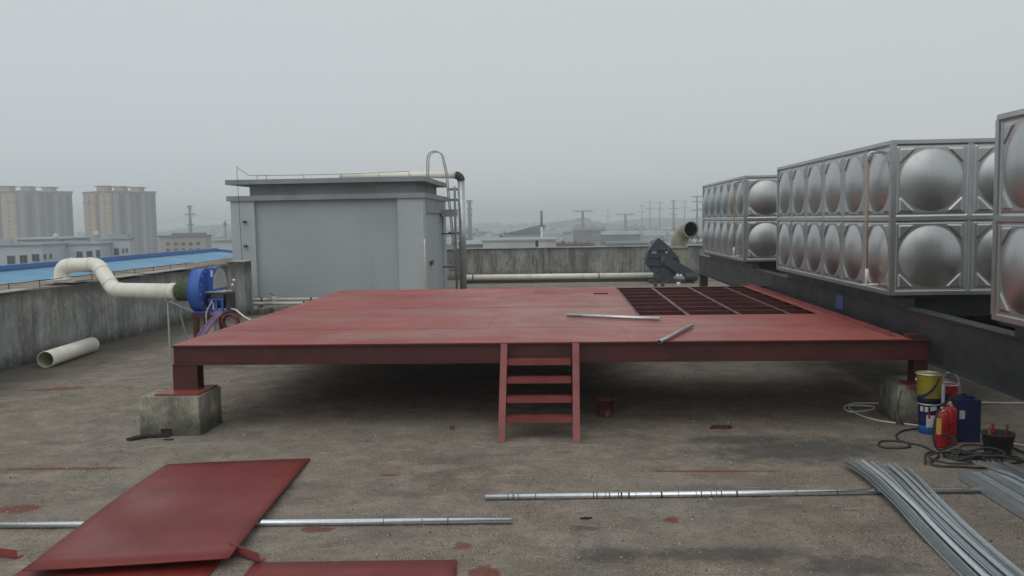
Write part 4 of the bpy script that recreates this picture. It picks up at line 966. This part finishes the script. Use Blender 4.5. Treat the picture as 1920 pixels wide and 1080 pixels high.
turret(103.5, 434, 458, 208, 'cream domed turret in front of the left tower block'); turret(180, 430, 450, 214, 'pale domed turret in front of the right tower block')

# apartment towers
def tower(label, Y, pxl, pxc, pxr, py_top):
    """two visible faces: an end face from pxl to pxc and a long face from pxc to pxr"""
    xl, xc = fx(pxl, Y + 16), fx(pxc, Y); zt = fz(pxc, py_top, Y)
    A, Cn = Vector((xl, Y + 16, 0)), Vector((xc, Y, 0)); Bn = Vector((fx(pxr, Y + 34), Y + 34, 0))
    t = thing('apartment_tower', label, 'apartment block', (xc, Y + 12, GZ), 'high apartment towers in the haze')
    u = (A - Cn); v = (Bn - Cn); Dn = A + v
    def blk(nm, pts, z0, z1, mat): return obj(nm, MB().prism([(p.x, p.y, z0) for p in pts], (0, 0, z1 - z0)), mat, t)
    blk('body', [Cn, Bn, Dn, A], GZ, zt - 2.0, 'tgrey'); blk('crown', [Cn - u * .015 - v * .01, Bn - u * .015 + v * .01, Dn, A + u * .03 - v * .01], zt - 1.98, zt, 'tgrey')
    un, vn = u.normalized(), v.normalized(); ou = Vector((vn.y, -vn.x, 0)); ov = Vector((-un.y, un.x, 0))
    if ou.y > 0: ou = -ou
    if ov.y > 0: ov = -ov
    fl = 17; H0 = zt - 2.6; dh = 3.15
    for (a, c) in ((0.02, .40), (.56, .97)):        # cream wings on the end face
        blk('wing', [Cn + u * a, Cn + u * c, Cn + u * c + ov * 1.4, Cn + u * a + ov * 1.4], GZ, zt - 2.2, 'cream')
        mid = Cn + u * (a + c) / 2 + ov * 1.42
        wm = win_mesh(1.6, 1.5, 'tw'); ang = math.atan2(un.y, un.x)
        if math.cos(ang) < 0: ang += PI
        for k in range(fl): inst('window', wm, t, (mid.x, mid.y, H0 - 1.6 - k * dh), (0, 0, ang))
    blk('balcony_shade_strip', [Cn + u * .43, Cn + u * .53, Cn + u * .53 + ov * .3, Cn + u * .43 + ov * .3], GZ, zt - 2.2, 'recess_shade')  # raised dark strip, the shade of a recess put into its colour
    b = blk('cornice_band', [Cn + u * .0 + ov * 1.7, A + ov * 1.7, A, Cn], zt - 9.2, zt - 8.6, 'tgrey')
    angv = math.atan2(vn.y, vn.x)
    cols = [(.03, .12, 'r'), (.16, .27, 'b'), (.31, .37, 'r'), (.40, .49, 'w'), (.53, .63, 'b'), (.66, .71, 'r'), (.74, .83, 'w'), (.88, .98, 'b')]
    wb = win_mesh(3.2, 2.0, 'tb'); ww = win_mesh(1.9, 1.6, 'tw2')
    for a, c, kd in cols:
        if kd == 'r': blk('pilaster', [Cn + v * a, Cn + v * c, Cn + v * c + ou * 1.2, Cn + v * a + ou * 1.2], GZ, zt - 2.2, 'rose'); continue
        if kd == 'b': blk('balcony_shade_strip', [Cn + v * a, Cn + v * c, Cn + v * c + ou * .1, Cn + v * a + ou * .1], GZ, zt - 2.2, 'recess_shade')  # no real recess: balcony shade painted as a flat dark strip
        mid = Cn + v * (a + c) / 2 + ou * .2
        for k in range(fl): inst('window', wb if kd == 'b' else ww, t, (mid.x, mid.y, H0 - 1.6 - k * dh), (0, 0, angv))
    for k, f in enumerate((.28, .55, .83)):
        w = 4.7 if k == 0 else 4.1; p = Vector((fx(pxc + (-13, 18, 49)[k] * (pxr - pxc) / 82, Y + 12), Y + 12, 0))
        ch = obj('roof_housing', MB().box(p.x - w + .6, p.x + w - .6, p.y - 4, p.y + 4, zt - 1, zt + 3.4 - .7 * k), 'cream', t)
        obj('housing_cap', MB().box(p.x - w - .9, p.x + w + .9, p.y - 4.6, p.y + 4.6, zt + 3.42 - .7 * k, zt + 4.1 - .7 * k), 'tgrey', ch)
    return t
tower('left cream and grey apartment tower at the picture edge', 640, -30, 34, 138, 357)
tower('right cream and grey apartment tower in the haze', 640, 160, 212, 294, 357)

# beige mid-rise and pale low hall
Y = 360; x0, x1 = fx(297, Y), fx(384, Y); t = thing('midrise_building', 'beige mid rise building right of the apartment towers', 'building', ((x0 + x1) / 2, Y, GZ))
zt = fz(345, 444, Y); obj('wall', MB().box(x0, x1, Y, Y + 6, GZ, zt), 'beige', t); obj('cornice', MB().box(x0 - .5, x1 + .5, Y - .6, Y + 6, zt + .02, zt + .7), 'tgrey', t)
obj('roof_block', MB().box(fx(318, Y), fx(378, Y), Y + 1.5, Y + 5, zt, zt + 1.6), 'tgrey', t)
wm = win_mesh(1.5, 1.3, 'mid')
for r in range(3):
    for px in (313, 328, 342, 356, 370): inst('window', wm, t, (fx(px, Y), Y - .13, zt - 3.0 - 2.6 * r))
Y = 420; x0, x1 = fx(389, Y), fx(470, Y); t = thing('low_hall', 'long pale low hall left of the grey shed', 'hall', ((x0 + x1) / 2, Y, GZ))
obj('wall', MB().box(x0, x1, Y, Y + 25, GZ, fz(410, 452, Y)), 'fwhite', t); obj('roof', MB().box(x0 - 1, x1 + 1, Y - 1, Y + 26, fz(410, 452, Y) + .02, fz(410, 449, Y)), 'shedroof', t)

# pylons
def pylon(px, py_top, Y, arms, label, w=.55, lattice=False):
    x = fx(px, Y); zt = fz(px, py_top, Y); t = thing('power_pylon', label, 'pylon', (x, Y, GZ), 'power pylons in the haze')
    obj('mast', MB().tube([(x, Y, GZ), (x, Y, zt)], [w * 1.9, w], 8), 'steelfar', t)
    for (py, half) in arms:
        z = fz(px, py, Y); hx = half * Y / FPX
        b = MB(); b.bar((x - hx, Y, z + .2), (x, Y, z - .15), .35, .35); b.bar((x + hx, Y, z + .2), (x, Y, z - .15), .35, .35); b.bar((x - hx, Y, z + .35), (x + hx, Y, z + .35), .22, .22)
        for s_ in (-1, 1):
            for q in (.95, .55): b.tube([(x + s_ * hx * q, Y, z + .2), (x + s_ * hx * q, Y, z - 1.6)], .12, 5)
        obj('cross_arm', b, 'steelfar', t)
    return (x, Y, zt)
pylon(357, 385, 520, [(387, 5), (402, 10), (421, 6)], 'pylon between the towers and the grey shed', .75)
pylon(422, 413, 430, [(419, 3)], 'slim pole just left of the grey shed', .3)
pylon(881, 376, 470, [(377, 5.5), (392, 5), (402, 4)], 'pylon just right of the silver clad pipe', .85)
pylon(1093, 395, 560, [(396, 18), (411, 14)], 'broad armed pylon above the red roofed row', .8)
pylon(1173, 401, 640, [(402, 18)], 'broad armed pylon left of the slate fan', .9)
pylon(1263, 375, 760, [(377, 5), (391, 9), (402, 7)], 'tall pylon behind the vent pipe', .7)
pylon(1307, 367, 640, [(369, 11), (378, 9), (394, 12)], 'tall three armed pylon beside the far tank', .6)
for i, (px, py, Y, lb) in enumerate(((1204, 384, 1150, 'faint pylon left of the slender pair in the haze'), (1219, 378, 1050, 'faint slender pylon left of the paired ones'), (1237, 379, 1000, 'faint pylon between two taller ones in the haze'), (1284, 376, 1100, 'faint pylon just right of the vent pipe'), (1317, 378, 1000, 'faint pylon touching the far tank edge'), (1140, 392, 1300, 'faintest pylon above the low sheds'))):
    pylon(px, py, Y, [(py + 1, 6), (py + 13, 8)], lb, .55)
# conductors: sagging lines between pylons
def line(label, p, q, sag=3):
    p, q = Vector(p), Vector(q); pts = [p.lerp(q, i / 10) - Vector((0, 0, sag * 4 * (i / 10) * (1 - i / 10))) for i in range(11)]
    one('power_line', MB().tube(pts, .07, 5), 'steelfar', label, 'power line', p, 'power lines in the haze')
for k, (py, lb) in enumerate(((402, 'middle power line leading away from the left pylon'), (421, 'lower power line leading away from the left pylon'))):
    a = P(357 + 6, py, y=520); line(lb, a, P(560, py + 8, y=700), 4)
    a = P(357 - 6, py, y=520); line(lb.replace('away', 'left'), a, P(240, py + 14, y=620), 4)

t = thing('flue_mast', 'slim white chimney mast with a grey top', 'chimney', (fx(1015.5, 300), 300, GZ)); x = fx(1015.5, 300)
obj('shaft', MB().tube([(x, 300, GZ), (x, 300, fz(1015, 425, 300))], .36, 10), 'white', t); obj('grey_top', MB().tube([(x, 300, fz(1015, 425, 300)), (x, 300, fz(1015, 395, 300))], .42, 10), 'steelfar', t)
x = fx(1006, 90); one('vent_stub', MB().box(x - .15, x + .15, 90, 90.3, GZ, fz(1006, 451, 90)), 'dark', 'short dark flue stub rising just beyond the far parapet', 'flue', (x, 90, GZ))

# named low buildings of the middle distance
def low(label, Y, px0, px1, p_eave, p_top, wallm='shedwall', roofm='shedroof', kind='gable', depth=30):
    x0, x1 = fx(px0, Y), fx(px1, Y); ze_, zt_ = fz((px0 + px1) / 2, p_eave, Y), fz((px0 + px1) / 2, p_top, Y)
    t = thing('low_building', label, 'building', ((x0 + x1) / 2, Y, GZ), 'low buildings of the plain')
    obj('wall', MB().box(x0, x1, Y, Y + depth, GZ, ze_), wallm, t)
    if kind == 'gable': obj('roof', MB().prism([(x0 - .5, Y - .5, ze_ + .02), (x0 - .5, Y + depth / 2, zt_), (x0 - .5, Y + depth + .5, ze_ + .02)], (x1 - x0 + 1, 0, 0)), roofm, t)
    elif kind == 'mono': obj('roof', MB().prism([(x0, Y - .5, ze_ + .02), (x1, Y - .5, zt_), (x1 + 1.5, Y - .5, zt_ - .5), (x1, Y - .5, ze_ + .02)], (0, depth, 0)), roofm, t)
    else: obj('roof', MB().box(x0 - .4, x1 + .4, Y - .4, Y + depth, ze_ + .02, zt_), roofm, t)
    return t
low('grey lean-to hall with a long slanted roof by the white mast', 330, 943, 1014, 438, 422, 'fgrey', 'shedroof', 'mono')
low('wide pale flat hall below the slanted roof', 240, 905, 1040, 452, 449, 'shedwall', 'fgrey', 'flat')
low('long bluish green hall at the left of the plain', 250, 868, 925, 458, 452, 'shedwall', 'fgrey', 'gable')
t = low('row of dark red roofed houses below the broad armed pylon', 260, 1046, 1112, 461, 456, 'shedwall', 'redroof', 'flat', 12)
for px in (1056, 1067, 1079, 1090, 1102): obj('roof_vent', MB().box(fx(px, 262) - .5, fx(px, 262) + .5, 262, 263, fz(px, 456, 262), fz(px, 452, 262)), 'shedroof', t)
low('small white block house left of the broad armed pylon', 340, 1056, 1072, 437, 434, 'fwhite', 'fgrey', 'flat', 10)
low('flat grey works right of the red roofed row', 270, 1140, 1215, 459, 456, 'fgrey', 'shedroof', 'flat')
low('pale long roofed hall under the second pylon', 420, 1130, 1200, 440, 434, 'shedwall', 'shedroof', 'gable')
low('grey long roofed hall left of the second pylon', 520, 1075, 1135, 432, 427, 'shedwall', 'shedroof', 'gable')
low('dark stack house between the two broad armed pylons', 380, 1113, 1124, 450, 441, 'shedroof', 'shedroof', 'flat', 8)
random.seed(5)
for i in range(110):
    near = i >= 46
    Y = random.uniform(300, 900) if near else random.uniform(420, 1500); px = random.uniform(860, 1330) if near else random.uniform(-120, 1500)
    if -40 < px < 420 and Y < 700: continue
    x = fx(px, Y); w = random.uniform(3, 9) if near else random.uniform(8, 30); d = random.uniform(8, 16) if near else random.uniform(10, 30); h = random.uniform(4, 11)
    t = thing('distant_shed', 'small hazy shed among trees on the far plain', 'shed', (x, Y, GZ), 'hazy sheds on the far plain')
    obj('wall', MB().box(x - w, x + w, Y, Y + d, GZ, GZ + h), 'shedwall', t)
    obj('roof', MB().prism([(x - w - .4, Y - .4, GZ + h + .02), (x - w - .4, Y + d / 2, GZ + h + random.uniform(1, 3.5)), (x - w - .4, Y + d + .4, GZ + h + .02)], (2 * w + .8, 0, 0)), 'shedroof', t)

# woods of the plain, read as masses: leaf clumps
random.seed(9)
b = MB()
def clump(x, y, z, s_):
    for q in range(3):
        o = Vector((x + random.gauss(0, s_ * .4), y + random.gauss(0, s_ * .4), z + random.gauss(0, s_ * .25)))
        u = Vector((random.gauss(0, 1), random.gauss(0, 1), random.gauss(0, 1))).normalized() * s_ * random.uniform(.5, 1); w = u.orthogonal().normalized() * s_ * random.uniform(.5, 1)
        b.quad(o - u * .8 - w * .3, o + w * .8 - u * .2, o + u + w * .2, o - w * .8 + u * .2)
for i in range(1500):
    Y = random.uniform(300, 1700) if random.random() < .7 else random.uniform(1700, 3800); px = random.uniform(-150, 2050)
    if -60 < px < 480 and 250 < Y < 720: continue
    x = fx(px, Y); hgt = random.uniform(6, 13) * (1 + .4 * math.sin(px * .02 + Y * .004)); wd = random.uniform(4, 9) * (1 if Y < 1700 else 3)
    for k in range(26): clump(x + random.gauss(0, wd * .5), Y + random.gauss(0, wd * .3), GZ + hgt * random.uniform(.2, 1), 1.1 if Y < 900 else 1.6 if Y < 1700 else 4)
stuff('woodland', b, 'leaf', 'hazy belts of trees across the far plain', 'woods')

# low hills in the haze
b = MB()
def hill(x, y, rx, ry, h, n=28):
    rings = []
    for i in range(10):
        f = i / 9; rings.append([b.bm.verts.new((x + rx * (1 - f) * math.cos(2 * PI * k / n), y + ry * (1 - f) * math.sin(2 * PI * k / n), GZ + h * (math.sin(f * PI / 2) ** 2) * (1 + .12 * math.sin(k * 1.7 + f * 5)))) for k in range(n)])
    for A, B_ in zip(rings, rings[1:]):
        for k in range(n):
            f = b.bm.faces.new((A[k], A[(k + 1) % n], B_[(k + 1) % n], B_[k])); f.smooth = True
for px, Y, rx, h in ((1240, 1750, 260, 21), (1340, 1450, 180, 22), (1080, 1500, 150, 20), (420, 1600, 240, 22), (650, 2300, 450, 25), (-100, 2000, 400, 26), (1650, 2300, 500, 30)):
    hill(fx(px, Y), Y, rx, 160, h)
struct('hills', b, 'leaf')

# ================================================================== HAZE
hz = bpy.data.materials.new('haze_air'); hz.use_nodes = True; nt = hz.node_tree
for n_ in list(nt.nodes): nt.nodes.remove(n_)
pv = nt.nodes.new('ShaderNodeVolumePrincipled'); pv.inputs['Color'].default_value = (.94, .98, 1.0, 1); pv.inputs['Density'].default_value = .00086; pv.inputs['Anisotropy'].default_value = 0.0
mo = nt.nodes.new('ShaderNodeOutputMaterial'); nt.links.new(pv.outputs[0], mo.inputs['Volume'])
b = MB().box(-5200, 5200, -1400, 5200, GZ - 1, 46)
o = obj('haze', b, hz); o['kind'] = 'stuff'; o['label'] = 'grey haze over the plain'; o['category'] = 'haze'
